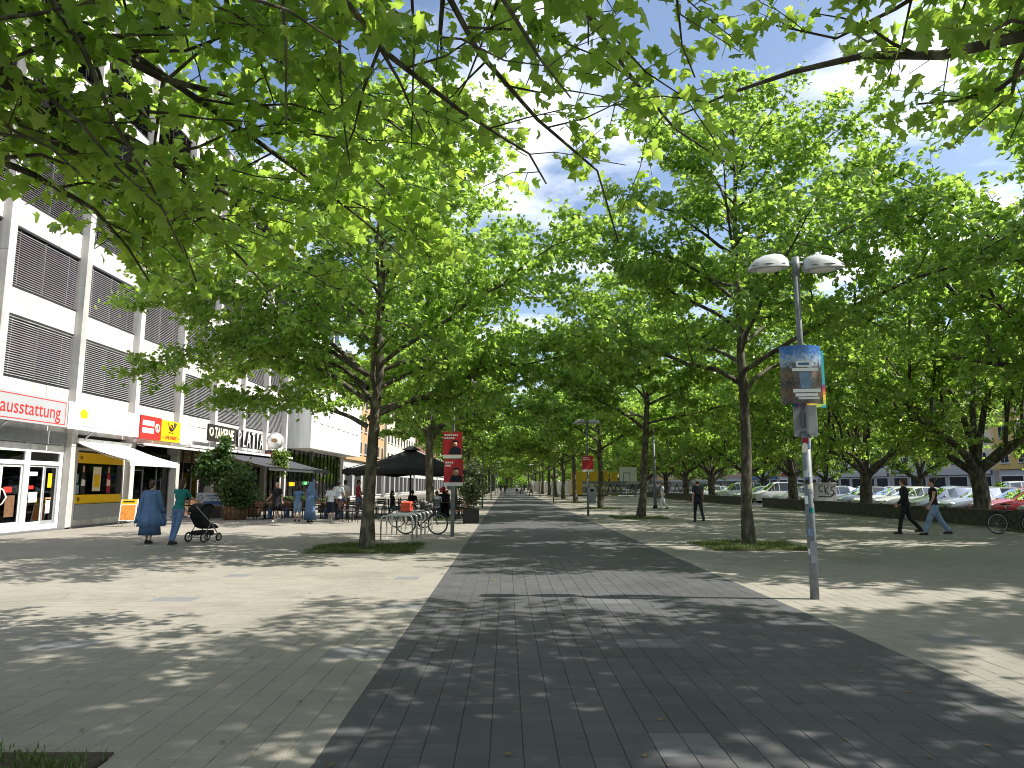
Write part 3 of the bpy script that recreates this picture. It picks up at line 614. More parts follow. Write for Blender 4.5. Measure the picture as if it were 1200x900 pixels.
far_tree(0, -3.6, 33.6, 'plane tree with its trunk in front of the big black parasol', None)
far_tree(1, 6.5, 35.0, 'leaning plane tree in rough grass beside the lamp with a red poster and bin', None).rotation_euler = (R(2), R(4), 1.0)
k = 0
for y in (48.5, 63.5, 78.5, 93.5, 108.5, 123.5, 138.5, 153.5, 168.5, 184, 200, 216): far_tree(k, -3.6 + rr.uniform(-.2, .2), y, 'slim plane tree in the long row on the terrace side of the path', gl); k += 1
for y in (48.7, 63.5, 78, 93, 108, 123, 138, 153, 168.5, 184, 200, 216): far_tree(k, 6.2 + rr.uniform(-.2, .2), y, 'slim plane tree in the long row between path and car park wall', gr); k += 1
# old pollarded planes behind the low wall
wx = 20.0
tag(place(ba, (wx, 30.2, 0), R(20), 0.93), 'thick old plane tree behind the low wall next to the parked black bicycle', 'tree')
tree_at(ba, wx, 39.8, R(150), 0.92, 'thick old plane tree with pale patchy bark behind the wall near the graffiti box')
tree_at(ba, wx, 50.0, R(265), 0.95, 'thick old plane tree behind the wall beyond the graffiti box')
for i, (x, y) in enumerate(((wx, 20.0), (wx - .5, 10.5), (wx, 60), (wx, 70), (wx, 80), (wx, 90), (wx, 101), (wx, 113), (wx, 126), (wx, 140), (wx, 156))):
    tree_at(bb_, x, y, i * 1.7, (1.22 if i < 2 else 1.0) + 0.05 * math.sin(i * 2.2), 'pollarded plane tree in the row along the low car park wall', 'tree', 'plane trees along the car park wall', cp=i > 0)
for i, (x, y) in enumerate(((33, 57), (33, 74), (33, 92), (33, 114), (33, 132))):
    tree_at(bb_, x, y, i * 2.3 + 1, 0.78, 'pollarded plane tree standing among the parked cars', 'tree', 'plane trees among the parked cars')
# trees closing the view
for i, (x, y) in enumerate(((-12, 205), (-10, 240), (0, 262), (9, 250), (15, 232), (2, 290), (22, 240), (-18, 262), (30, 215))):
    tree_at(bb_, x, y, i * 1.1, 1.25, 'leafy tree closing the far end of the avenue', 'tree', 'trees at the far end of the avenue')

def wood():
    rng = np.random.default_rng(77); n = 26000; P = np.stack([rng.uniform(-45, 60, n), rng.uniform(305, 318, n), rng.uniform(0, 1, n) ** .8 * 8.5], 1); P[:, 2] *= .75 + .25 * np.sin(P[:, 0] * .5); N_, T = leaf_frames(n, rng); o = obj('far_wood', leaf_mesh('far_wood', P, N_, T, rng.uniform(.5, .9, n), 'lo'), 'plane_leaf_dark'); tag(o, 'dark mass of undergrowth closing the end of the avenue', 'wood', kind='stuff')
wood()
# grass at the foot of the trees
GM = leaf_mat('grass_blade', (0.045, 0.085, 0.02), (0.13, 0.17, 0.05), (0.16, 0.26, 0.04), 0.3, 0.6)
def grass_mesh(name, rx, ry, n, hmax, seed, w=0.006):
    rng = np.random.default_rng(seed); a = rng.uniform(0, 2 * math.pi, n); q = np.sqrt(rng.uniform(0, 1, n)) * (1 + .12 * np.sin(a * 5 + seed) + .08 * np.sin(a * 11)); x = rng.uniform(-1, 1, n); y = rng.uniform(-1, 1, n); e_ = .90 + .07 * np.sin(a * 0 + x * 7 + seed) * np.cos(y * 6) + rng.normal(size=n) * .035; x *= rx * e_; y *= ry * e_
    h = hmax * rng.uniform(0.25, 1, n) * (0.65 + 0.35 * np.sin(x * 4 + seed) * np.cos(y * 3)); az = rng.uniform(0, 6.28, n); ln = rng.uniform(0.1, 0.8, n) * h; w_ = rng.uniform(.6, 1.5, n) * w
    D = np.stack([np.cos(az), np.sin(az)], 1); Q = np.stack([-np.sin(az), np.cos(az)], 1)
    V = np.zeros((n, 5, 3)); B = np.stack([x, y], 1)
    for k, (hh, l, ww) in enumerate(((0, 0, 1), (0, 0, -1), (.6, .35, .7), (.6, .35, -.7), (1, 1, 0))):
        V[:, k, :2] = B + D * (ln * l)[:, None] + Q * (w_ * ww)[:, None]; V[:, k, 2] = h * hh
    F = np.array([(0, 1, 3), (0, 3, 2), (2, 3, 4)]); FF = (F[None] + (np.arange(n) * 5)[:, None, None]).reshape(-1, 3); return mesh_np(name, V.reshape(-1, 3), FF)
gm1 = grass_mesh('grass', 1.48, 1.44, 8500, 0.135, 3, 0.005); gm2 = grass_mesh('grass', 1.38, 1.38, 3600, 0.14, 4, 0.009); soilm = MB().bb(-1.27, 1.27, -1.27, 1.27, -.02, .012).mesh('soil')
def grass(x, y, me, label, rz=0, s=1.0, group=None):
    t = thing('grass_patch', label, 'grass', (x, y, 0), rz, group); t.scale = (s, s, 1)
    obj('soil', soilm, 'soil', t); g = obj('grass', me, 'grass_blade', t); g.location = (0, 0, .01); g['kind'] = 'stuff'; return t
gm0 = grass_mesh('grass', 1.36, 1.36, 16000, 0.12, 5, 0.0045)
grass(*NEAR_L, gm0, 'corner of long grass on the beige paving under the overhanging boughs', 0, 0.98)
grass(*NEAR_R, gm1, 'square of grass under the tree whose sprays hang over the lamp post', 1.57, 0.98)
grass(*TL, gm1, 'square of grass round the trunk beside the bicycle racks', 3.14)
grass(*TR, gm1, 'square of grass round the slim trunk behind the lamp post', 1.57)
for i, y in enumerate((33.6, 48.5, 63.5, 78.5)): grass(-3.6, y, gm2, 'grass patch round a tree in the terrace side row', i, 1.0, 'grass patches of the terrace side row')
for i, y in enumerate((35.0, 48.7, 63.5, 78, 93)): grass(6.4, y, gm2, 'grass patch round a tree in the row by the car park side', i, 1.0, 'grass patches of the car park side row')
grass(18.0, 24.6, gm2, 'weedy grass strip at the foot of the low wall beside the black bicycle', 0, 0.55)

# ================================================================== the office block with shops (left)
FX = -16.0; BAY = 4.22; Y0 = 22.4 - 2 * BAY; NB = 9          # window j runs from Y0 + j*BAY
YE = Y0 + NB * BAY - 0.34                                      # far end of the block
blk = thing('office_block', 'white concrete office block with grey blinds above ground floor shops', 'building', (FX, 0, 0))
xw = -0.28                                                     # wall plane behind the pillar fronts
b = MB(); b.bb(-12, xw - 0.22, Y0 - 0.34, YE, 4.75, 20.6); b.bb(-12, -2.6, Y0 - 0.34, YE, 0, 4.75); b.build('wall', 'concrete_white', blk)
MB().bb(-2.6, xw - 0.02, Y0 - 0.34, YE, 3.5, 4.75).build('ceiling', 'concrete_white', blk)
pil_m = {}
for j in range(NB + 1):
    y1 = Y0 + j * BAY
    for (z0, z1) in ((0, 3.0), (3.0, 6.1), (6.1, 9.1), (9.1, 12.1), (12.1, 15.1), (15.1, 18.1), (18.1, 20.6)):
        key = round(z1 - z0, 2)
        if key not in pil_m: pil_m[key] = MB().bb(-.5, 0, -.34, 0, 0.006, key - 0.006).mesh('pillar_block')
        o = obj('pillar_block', pil_m[key], 'concrete_pillar', blk); o.location = (0, y1, z0)
ROWS = [(5.15, 7.05), (8.12, 10.08), (11.12, 13.08), (14.12, 16.08), (17.12, 19.08)]
WW = BAY - 0.34
# blind: tilted slats hung in a frame
sm = MB(); hgt = 1.93; n = 24
for k in range(n):
    z = 0.03 + k * (hgt - 0.06) / n
    sm.add([(0.02, 0.03, z), (0.02, WW - 0.03, z), (-0.035, WW - 0.03, z + 0.05), (-0.035, 0.03, z + 0.05)], [(0, 1, 2, 3)])
for y in (0.6, WW / 2, WW - 0.6): sm.bb(-0.012, -0.006, y - .008, y + .008, 0, hgt)
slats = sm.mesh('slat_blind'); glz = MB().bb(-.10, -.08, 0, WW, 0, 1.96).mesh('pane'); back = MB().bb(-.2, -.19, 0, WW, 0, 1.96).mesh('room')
frm = MB(); frm.bb(-.12, .03, 0, WW, -.05, 0).bb(-.12, .03, 0, WW, 1.96, 2.04).bb(-.12, -.04, 0, .05, 0, 1.96).bb(-.12, -.04, WW - .05, WW, 0, 1.96).bb(-.12, -.05, WW / 2 - .03, WW / 2 + .03, 0, 1.96); frm = frm.mesh('frame')
pan = {}
def spandrel(y, z0, z1, w):
    key = (round(w, 3), round(z1 - z0, 3))
    if key not in pan: pan[key] = MB().bb(-.18, 0, 0.005, w - 0.005, 0.005, z1 - z0 - 0.005).mesh('facade_panel')
    o = obj('facade_panel', pan[key], 'concrete_white', blk); o.location = (xw + random.uniform(-.003, .003), y, z0)
for j in range(NB):
    y = Y0 + j * BAY; last = 4.6
    for (z0, z1) in ROWS:
        for q in range(3): spandrel(y + q * WW / 3, last, z0 - 0.05, WW / 3)
        w = obj('window', frm, 'frame_dark', blk); w.location = (xw - .02, y, z0)
        obj('pane', glz, 'shop_glass', w); obj('room', back, 'dark_room', w); s = obj('slat_blind', slats, 'slat_grey', w); s['kind'] = 'stuff'; last = z1 + 0.03
    for q in range(3): spandrel(y + q * WW / 3, last + .05, 20.5, WW / 3)
MB().bb(-.6, .05, Y0 - .5, YE + .05, 20.6, 20.72).build('parapet_cap', 'grey_metal', blk)
b = MB(); b.bb(-2.5, .0, Y0 - .34, YE, 0, .06); b.build('plinth', 'granite', blk)

def yb(j, f=0.0): return Y0 + j * BAY + f
mat('tile_floor', (0.2, 0.18, 0.16), 0.4); mat('shop_wall', (0.30, 0.26, 0.22), 0.8, 0.2, 1.5)
# --- homeware shop: white doors
def front(name, label, j0, nb, m, parts):
    t = thing(name, label, 'shop', (FX, 0, 0)); return t
def rect(t, name, m, y0, y1, z0, z1, x0=-.06, x1=.0, parent=None): return MB().bb(x0, x1, y0, y1, z0, z1).build(name, m, parent or t)
def door(t, y0, y1, z0, z1, fm, fw=.09, x=-.30, gm='shop_glass', handle=None):
    b = MB(); b.bb(x - .05, x, y0, y0 + fw, z0, z1).bb(x - .05, x, y1 - fw, y1, z0, z1).bb(x - .05, x, y0 + fw, y1 - fw, z1 - fw, z1).bb(x - .05, x, y0 + fw, y1 - fw, z0, z0 + fw * 1.5)
    d = b.build('door', fm, t); MB().bb(x - .03, x - .02, y0 + fw, y1 - fw, z0 + fw * 1.5, z1 - fw).build('pane', gm, d)
    if handle is not None:
        b = MB(); b.tube([(x, handle, .95), (x + .07, handle, 1.0), (x + .09, handle + .12, 1.2), (x + .07, handle, 1.42), (x, handle, 1.47)], .022, 8); b.build('handle', 'sign_white', d)
    return d
ya, yz = yb(2) + 0.02, yb(3) - 0.36
t = thing('homeware_shop', 'white framed glass doors and side windows under the homeware sign', 'shop', (FX, 0, 0))
b = MB(); X0, X1 = -.36, -.26
ym = (ya + yz) / 2
for y, w in ((ya, .16), (ym - .14, .28), (yz - .2, .2)): b.bb(X0, X1, y, y + w, .06, 3.02)
for z0, z1 in ((.061, .24), (2.28, 2.42), (2.72, 3.0)): b.bb(X0 + .002, X1 - .002, ya + .02, yz - .02, z0, z1)
b.build('frame', 'frame_white', t)
b = MB(); b.bb(-.32, -.31, ya + .16, ym - .14, 2.42, 2.72).bb(-.32, -.31, ym + .14, yz - .2, 2.42, 2.72); b.build('transom_pane', 'shop_glass', t)
door(t, ya + .17, ya + .72, .25, 2.27, 'frame_white', .06); door(t, ya + .74, ym - .15, .25, 2.27, 'frame_white', .08, handle=ya + .84)
door(t, ym + .15, ym + .98, .25, 2.27, 'frame_white', .06)
d = door(t, ym + 1.0, yz - .21, .25, 2.27, 'grey_metal', .07)
b = MB()
for k in range(9): b.bb(-.30 - .004 * (k % 2), -.22 - .006 * (k % 2), ya, yz, 3.02 + k * .053, 3.07 + k * .053)
b.build('roller_shutter', 'grey_metal', t)
MB().bb(-2.5, -2.4, ya, yz, .06, 3.4).build('back_wall', 'shop_wall', t)
for k, (y, z, w, h, m) in enumerate(((ya + .35, 1.55, .2, .2, 'red'), (ya + 1.15, 1.35, .4, .18, 'red'), (ya + 1.3, .55, .45, .7, 'wood'), (ym + .4, 1.9, .5, .14, 'sign_white'), (ym + .5, 1.0, .45, .35, 'cream'), (ym + .35, 1.45, .3, .12, 'red'), (ym + 1.35, 1.5, .22, .5, 'yellow'), (ym + 1.35, .6, .24, .5, 'sign_white'), (ya + .4, .5, .35, .5, 'pale_grey'), (ym + 1.35, 1.05, .3, .1, 'orange_wall'))):
    MB().bb(-.315, -.311, y - w / 2, y + w / 2, z, z + h).build('poster', m, t)
for k in range(5): MB().bb(-1.9, -1.5, ya + .3 + k * .75, ya + .75 + k * .75, .06, .7 + .25 * (k % 3)).build('shelf_goods', ['wood', 'shirt_red', 'cream', 'pale_grey', 'denim'][k], t)
# --- post shop window
ya, yz = yb(3) + 0.02, yb(4) - 0.36
t = thing('post_shop', 'yellow banded post shop window with posters under the white awning', 'shop', (FX, 0, 0))
b = MB(); b.bb(-.36, -.24, ya, ya + .5, .06, 3.0).bb(-.36, -.24, yz - .08, yz, .06, 3.0).bb(-.362, -.242, ya + .5, yz - .08, 2.9, 3.0); b.build('frame', 'frame_white', t)
MB().bb(-.34, -.20, ya + .5, yz - .08, .3, .86).build('stall_riser', 'grey_metal', t); MB().bb(-.34, -.22, ya + .5, yz - .08, .06, .3).build('plinth', 'concrete_white', t)
MB().bb(-.33, -.27, ya + .3, yz - .08, .88, 1.22).build('yellow_band', 'yellow', t); MB().bb(-.33, -.26, ya + .3, yz - .08, 2.42, 2.82).build('yellow_band', 'yellow', t)
MB().bb(-.30, -.29, ya + .5, yz - .08, 1.22, 2.42).build('pane', 'shop_glass', t)
MB().bb(-1.3, -1.25, ya, yz, .06, 3.3).build('back_wall', 'shop_wall', t)
def figure(t, y, z, s, c1, c2, c3):
    b = MB(); b.prism([(y - .10 * s, z), (y + .2 * s, z), (y + .24 * s, z + .5 * s), (y + .1 * s, z + .95 * s), (y - .1 * s, z + .95 * s), (y - .2 * s, z + .5 * s)], .006, 'x', -.286); o = b.build('poster', c1, t)
    MB().prism([(y - .07 * s, z + .96 * s), (y + .07 * s, z + .96 * s), (y + .08 * s, z + 1.2 * s), (y, z + 1.27 * s), (y - .08 * s, z + 1.2 * s)], .006, 'x', -.284).build('print', c2, o)
    MB().prism([(y - .12 * s, z + .35 * s), (y + .14 * s, z + .35 * s), (y + .16 * s, z + .6 * s), (y - .1 * s, z + .66 * s)], .006, 'x', -.278).build('print', c3, o)
figure(t, ya + 1.0, 1.26, .85, 'ink', 'skin', 'sign_white'); figure(t, ya + 2.75, 1.26, .85, 'shirt_red', 'skin', 'cream')
o = MB().bb(-.287, -.282, ya + 1.65, ya + 2.2, 1.35, 2.3).build('poster', 'cream', t); MB().bb(-.281, -.279, ya + 1.72, ya + 2.13, 1.5, 2.0).build('print', 'yellow', o)
for y in (ya + .75,):
    for z in (1.05, 2.62): MB().torus((-.255, y, z), .06, .014, (1, 0, 0), 16, 6).build('horn_mark', 'ink', t)
b = MB(); b.bb(-.287, -.282, ya + .52, ya + .78, 1.25, 1.6).bb(-.287, -.282, ya + .55, ya + .7, 1.66, 2.0); b.build('poster', 'denim_light', t)
# --- entrance next door, dark frames
ya, yz = yb(4) + 0.02, yb(5) - 0.36
t = thing('corner_shop', 'dark framed glass entrance beside the yellow post shop window', 'shop', (FX, 0, 0))
b = MB()
for y in (ya, ya + 1.25, ya + 2.5, yz - .1): b.bb(-.40, -.30, y, y + .1, .06, 3.0)
b.bb(-.402, -.302, ya + .1, yz - .1, 2.9, 3.0); b.bb(-.402, -.302, ya + .1, yz - .1, .06, .16); b.bb(-.402, -.302, ya + .1, ya + 1.25, 2.2, 2.28); b.build('frame', 'frame_dark', t)
b = MB(); b.bb(-.35, -.34, ya + .1, yz - .1, .16, 2.9); b.build('pane', 'shop_glass', t)
MB().bb(-2.4, -2.3, ya, yz, .06, 3.4).build('back_wall', 'shop_wall', t); MB().bb(-.37, -.36, ya + 1.4, ya + 2.4, .3, 1.6).build('poster', 'pale_grey', t); MB().bb(-.37, -.36, ya + 1.5, ya + 2.3, 1.7, 1.9).build('poster', 'red', t)
# --- tavern front
ya, yz = yb(5) + 0.02, yb(9) - 0.36
t = thing('tavern', 'dark timber tavern front behind the terrace plants', 'shop', (FX, 0, 0))
b = MB(); b.bb(-.42, -.36, ya, yz, .06, .8).bb(-.42, -.36, ya, yz, 2.7, 3.45); b.build('panelling', 'wood', t)
b = MB(); y = ya
while y < yz: b.bb(-.44, -.32, y, y + .1, .07, 3.4); y += 1.02
b.build('mullion', 'chair_dark', t); MB().bb(-.40, -.39, ya, yz, .8, 2.7).build('pane', 'shop_glass', t); MB().bb(-2.4, -2.3, ya, yz, .06, 3.4).build('back_wall', 'shop_wall', t)
# first two bays, mostly outside the view
ya, yz = yb(0) + 0.02, yb(2) - 0.36
t = thing('homeware_shop', 'plain display window of the homeware shop next to its doors', 'shop', (FX, 0, 0))
b = MB()
for y in (ya, (ya + yz) / 2, yz - .1): b.bb(-.40, -.30, y, y + .1, .06, 3.4)
b.build('frame', 'frame_white', t); MB().bb(-.36, -.35, ya, yz, .06, 3.3).build('pane', 'shop_glass', t); MB().bb(-2.4, -2.3, ya, yz, .06, 3.4).build('back_wall', 'shop_wall', t)

# --- fascia signs
SX = FX + 0.42
def panel(name, label, y0, y1, z0, z1, m, d=.10, x=SX):
    t = thing(name, label, 'sign', (x, y0, z0)); MB().bb(-d, 0, 0.004, y1 - y0 - .004, 0, z1 - z0).build('board', m, t, 0.006); return t
t = panel('shop_sign', 'long grey fascia sign with red Wohnausstattung lettering and red outline', 14.5, 25.2, 3.6, 4.55, 'sign_grey')
L_ = 10.7; b = MB()
for q in ((.08, L_ - .12, .08, .105), (.08, L_ - .12, .845, .87), (.08, .105, .105, .845), (L_ - .145, L_ - .12, .105, .845)): b.bb(.002, .006, *q)
b.build('outline', 'red', t); text('lettering', 'Wohnausstattung', 0.66, (.004, L_ - .40, .46), FACE_X, 'red', t, align='RIGHT', sx=1.0)
for y in (7.75, 12.4):
    b = MB(); b.tube([(-.05, y, 0), (-.42, y, -.42)], .035, 6); b.build('bracket', 'grey_metal', t)
t = panel('shop_sign', 'plain white fascia sign with a yellow flower and faint grey script', 25.25, 30.15, 3.58, 4.55, 'sign_white')
b = MB()
for k in range(7):
    a = R(20 + k * 23.3); b.add([(.006 + .0006 * k, .92, .52), (.006 + .0006 * k, .92 + .2 * math.cos(a - .25), .52 + .2 * math.sin(a - .25)), (.006 + .0006 * k, .92 + .33 * math.cos(a), .52 + .33 * math.sin(a)), (.006 + .0006 * k, .92 + .2 * math.cos(a + .25), .52 + .2 * math.sin(a + .25))], [(0, 1, 2, 3)])
b.bb(.004, .008, .72, 1.15, .44, .54); b.build('flower_emblem', 'yellow', t)
b = MB(); curve_strip(b, [(1.6, .75), (1.7, .45), (1.95, .43), (2.0, .6), (2.1, .45), (2.25, .6), (2.3, .78), (2.2, .5), (2.4, .45)], .02, .006); curve_strip(b, [(2.75, .6), (2.65, .45), (2.85, .45), (2.95, .7), (2.9, .4), (3.1, .55), (3.3, .45), (3.6, .5)], .02, .006)
b.bb(.002, .005, .7, 4.7, .26, .275)
for k in range(26): b.bb(.002, .005, .75 + k * .15, .75 + k * .15 + .08, .12, .18)
b.build('script', 'grey_metal', t)
t = panel('shop_sign', 'bright red sign square with two white bars and an oval emblem', 30.2, 31.95, 3.55, 4.55, 'red', .14, SX + .06)
b = MB(); b.bb(.002, .008, .1, 1.1, .58, .80).bb(.002, .008, .1, 1.1, .26, .48); b.build('white_bar', 'sign_white', t)
b = MB()
for k in range(7): b.bb(.008, .012, .18 + k * .13, .20 + k * .13, .60, .70); b.bb(.008, .012, .22 + k * .12, .24 + k * .12, .36, .46)
b.build('bar_lettering', 'red', t)
b = MB(); b.torus((.008, 1.40, .52), .17, .03, (1, 0, 0), 20, 5); b.bb(.004, .012, 1.37, 1.43, .42, .66); b.build('emblem', 'sign_white', t)
t = panel('shop_sign', 'yellow sign with black post horn above red DHL PAKET lettering', 31.98, 33.85, 3.55, 4.5, 'yellow', .14, SX + .06)
b = MB(); b.torus((.01, .94, .70), .085, .022, (1, 0, 0), 20, 6); b.tube([(.01, .62, .86), (.01, .68, .70), (.01, .80, .57), (.01, .96, .53), (.01, 1.10, .58), (.01, 1.20, .70), (.01, 1.27, .86)], [.018, .022, .03, .036, .045, .06, .085], 8); b.bb(.003, .012, .7, .88, .40, .44); b.bb(.003, .012, 1.0, 1.16, .40, .44); b.build('post_horn', 'ink', t)
text('lettering', 'DHL PAKET', 0.21, (.006, .94, .18), FACE_X, 'red', t, shear=.25, bold=.006); b = MB(); b.bb(.002, .006, .1, .34, .15, .165).bb(.002, .006, 1.54, 1.78, .15, .165); b.build('rule', 'red', t)
t = panel('shop_sign', 'blank white fascia board between the yellow sign and the tavern', 33.9, 34.9, 3.6, 4.48, 'sign_white')
# awnings
def awning(name, label, y0, y1, z0, z1, dx, m, val=.18, bar=True, folds=0):
    t = thing(name, label, 'awning', (FX, y0, z0)); w = y1 - y0; b = MB(); n = 6
    for k in range(n):
        xa, xb = dx * k / n, dx * (k + 1) / n; za = (z1 - z0) * k / n - .05 * math.sin(math.pi * k / n); zb = (z1 - z0) * (k + 1) / n - .05 * math.sin(math.pi * (k + 1) / n)
        b.add([(xa, 0, za), (xa, w, za), (xb, w, zb), (xb, 0, zb), (xa, 0, za - .012), (xa, w, za - .012), (xb, w, zb - .012), (xb, 0, zb - .012)], [(0, 1, 2, 3), (4, 7, 6, 5), (0, 3, 7, 4), (1, 5, 6, 2)])
    b.build('fabric', m, t); MB().bb(dx - .03, dx + .05, -.02, w + .02, z1 - z0 - .09, z1 - z0 + .01).build('front_bar', 'frame_white' if m != 'awning_dark' else 'plastic_black', t)
    if val: MB().bb(dx + .052, dx + .06, 0, w, z1 - z0 - .09 - val, z1 - z0 - .08).build('valance', m, t)
    MB().bb(-.30, .10, 0, w, -.02, .14).build('cassette', 'frame_white', t)
    for y in (.25, w - .25):
        b = MB(); b.tube([(.05, y, -.1), (dx * .5, y + .12, (z1 - z0) * .55 - .14), (dx - .02, y, z1 - z0 - .06)], .022, 6); b.build('arm', 'frame_white', t)
    return t
awning('awning', 'white sloping awning over the yellow post shop window', yb(3) - .1, yb(4) - .5, 3.18, 2.52, 2.0, 'awning_white', .12)
awning('awning', 'closed white awning cassette over the dark shop entrance', yb(4) - .3, yb(5) + 2.4, 3.42, 3.36, .5, 'awning_white', 0)
awning('awning', 'dark grey tavern awning stretched over the terrace', yb(5) + 3.0, yb(8) + 3.6, 3.45, 2.55, 3.3, 'awning_dark', .10)
MB_ = MB(); MB_.bb(-.4, .55, 34.9, YE, 3.42, 3.55); o = MB_.build('canopy_ledge', 'frame_white', None, 0, (FX, 0, 0)); tag(o, 'narrow white canopy ledge carrying the tavern sign letters', 'canopy')
# tavern signs
t = thing('tavern_sign', 'black sign with cream TAVERNE lettering above the terrace', 'sign', (FX + .55, 36.9, 3.75))
MB().bb(-.1, 0, 0, 3.7, .12, 1.0).build('board', 'ink', t, .01); text('lettering', 'TAVERNE', .78, (.006, 2.05, .55), FACE_X, 'cream', t, shear=.1, bold=.02, sx=.80)
b = MB(); b.torus((.012, .28, .58), .2, .05, (1, 0, 0), 20, 6); b.build('wreath_emblem', 'cream', t); b = MB(); b.tube([(-.05, .3, -.2), (-.05, .3, .2)], .03, 6).tube([(-.05, 3.3, -.2), (-.05, 3.3, .2)], .03, 6); b.build('support', 'steel', t)
t = thing('tavern_sign', 'big white PLATIA channel letters with black sides above the dark awning', 'sign', (FX + .55, 40.75, 3.62))
for k, ch in enumerate('PLATIA'):
    o = text('letter', ch, 1.35, (-.08, .45 + k * .74, .58), FACE_X, 'ink', t, ex=.07, bold=.035, sx=.72); text('letter_face', ch, 1.35, (0, 0, .078), (0, 0, 0), 'sign_white', o, ex=.006)
MB().bb(-.2, -.15, 0, 5.1, -.06, .0).build('rail', 'steel', t)
t = thing('tavern_sign', 'round pale beer sign on a bracket beside the white letters', 'sign', (FX + .75, 46.9, 3.5))
b = MB(); M = Matrix.Rotation(R(90), 3, 'X'); b.lathe([(.0, -.12), (.5, -.12), (.55, -.06), (.55, .06), (.5, .12), (.0, .12)], 28, (.0, 0, .95), M=M); b.build('disc', 'pale_grey', t); b = MB(); b.lathe([(0, .0), (.44, 0), (.44, .008), (0, .008)], 24, (0, -.121, .95), M=M); b.build('face', 'sign_white', t)
b = MB(); b.ell((0, -.135, .98), (.22, .012, .14)); b.build('emblem', 'hair_blond', t); b = MB(); b.tube([(-.75, 0, .95), (-.5, 0, .95)], .03, 6); b.build('bracket', 'steel', t)
t = thing('tavern_sign', 'small dark box sign with red script below the round beer sign', 'sign', (FX + .75, 46.85, 3.34))
MB().bb(-.6, .5, -.08, .08, -.0, .5).build('box', 'ink', t, .01); 
b = MB()
for k in range(9): b.add([(-.45 + k * .1, -.083, .18), (-.42 + k * .1, -.083, .18), (-.36 + k * .1, -.083, .36 - .05 * (k % 3)), (-.39 + k * .1, -.083, .36 - .05 * (k % 3))], [(0, 1, 2, 3)]); b.add([(-.39 + k * .1, -.082, .30), (-.36 + k * .1, -.082, .33), (-.33 + k * .1, -.082, .18), (-.355 + k * .1, -.082, .18)], [(0, 1, 2, 3)])
b.build('script', 'red', t)
t = thing('wall_sign', 'white framed notice board on the wall above the terrace end', 'sign', (FX + .1, 48.2, 3.7)); MB().bb(-.02, .06, 0, 2.2, 0, 1.0).build('board', 'sign_white', t, .01); b = MB(); b.bb(.062, .066, .5, 2.1, .25, .28).bb(.062, .066, .5, 2.1, .6, .63).bb(.062, .066, 1.2, 1.25, .28, .6); b.build('print', 'denim_light', t)

# ================================================================== white corner building with glazed ground floor
w2 = thing('glazed_building', 'white panelled building jutting over a green glass shop front', 'building', (-14.6, 53.0, 0))
MB().bb(-14, 0, 0, 18, 4.3, 9.4).build('upper_storey', 'tile_white', w2)
MB().bb(-14, -2.4, 1.5, 18, 9.4, 17).build('tower', 'concrete_white', w2); MB().bb(-14, -4.4, 0, 18, 0, 4.3).build('back_wall', 'shop_wall', w2)
for k in range(12): MB().bb(0, .02, .05 + k * 1.5, 1.45 + k * 1.5, 4.35, 6.85).build('facade_panel', 'tile_white', w2); MB().bb(0, .02, .05 + k * 1.5, 1.45 + k * 1.5, 6.9, 9.35).build('facade_panel', 'tile_white', w2)
for k in range(9): MB().bb(.02, .035, .6 + k * 1.9, 1.3 + k * 1.9, 6.3, 6.36).build('slot', 'ink', w2)
for k in range(14):
    f = MB().bb(-1.95, -1.85, k * 1.28, k * 1.28 + .05, 0, 4.3).build('mullion', 'frame_dark', w2); MB().bb(-1.92, -1.91, k * 1.28 + .08, k * 1.28 + 1.28, .1, 4.3).build('pane', 'green_glass', f)
MB().bb(-2.1, -1.8, 0, 18, 0, .1).build('sill', 'frame_dark', w2); MB().bb(-2.45, -2.4, 0, 18, 0, 4.2).build('curtain', mat('curtain_green', (.62, .76, .70), .8, .22, 1.2), w2)
for (y, z, w, h, m) in ((1.2, 1.5, 1.6, .28, 'yellow'), (5.0, 1.6, 1.3, .25, 'leaf'), (8, .6, .8, 1.8, 'navy')):
    if m == 'leaf': m = mat('print_green', (.12, .5, .2), .6)
    MB().bb(-1.9, -1.88, y, y + w, z, z + h).build('window_print', m, w2)
for j in range(3):
    for k in range(7): f = MB().bb(-2.42, -2.38, 2.2 + k * 2.3, 3.9 + k * 2.3, 10.2 + j * 2.4, 11.8 + j * 2.4).build('window', 'frame_dark', w2); MB().bb(-2.38, -2.37, 2.3 + k * 2.3, 3.8 + k * 2.3, 10.3 + j * 2.4, 11.7 + j * 2.4).build('pane', 'car_glass', f)
MB().bb(-.3, -.1, 1.0, 1.3, 3.3, 4.1).build('loudspeaker', 'plastic_black', w2)

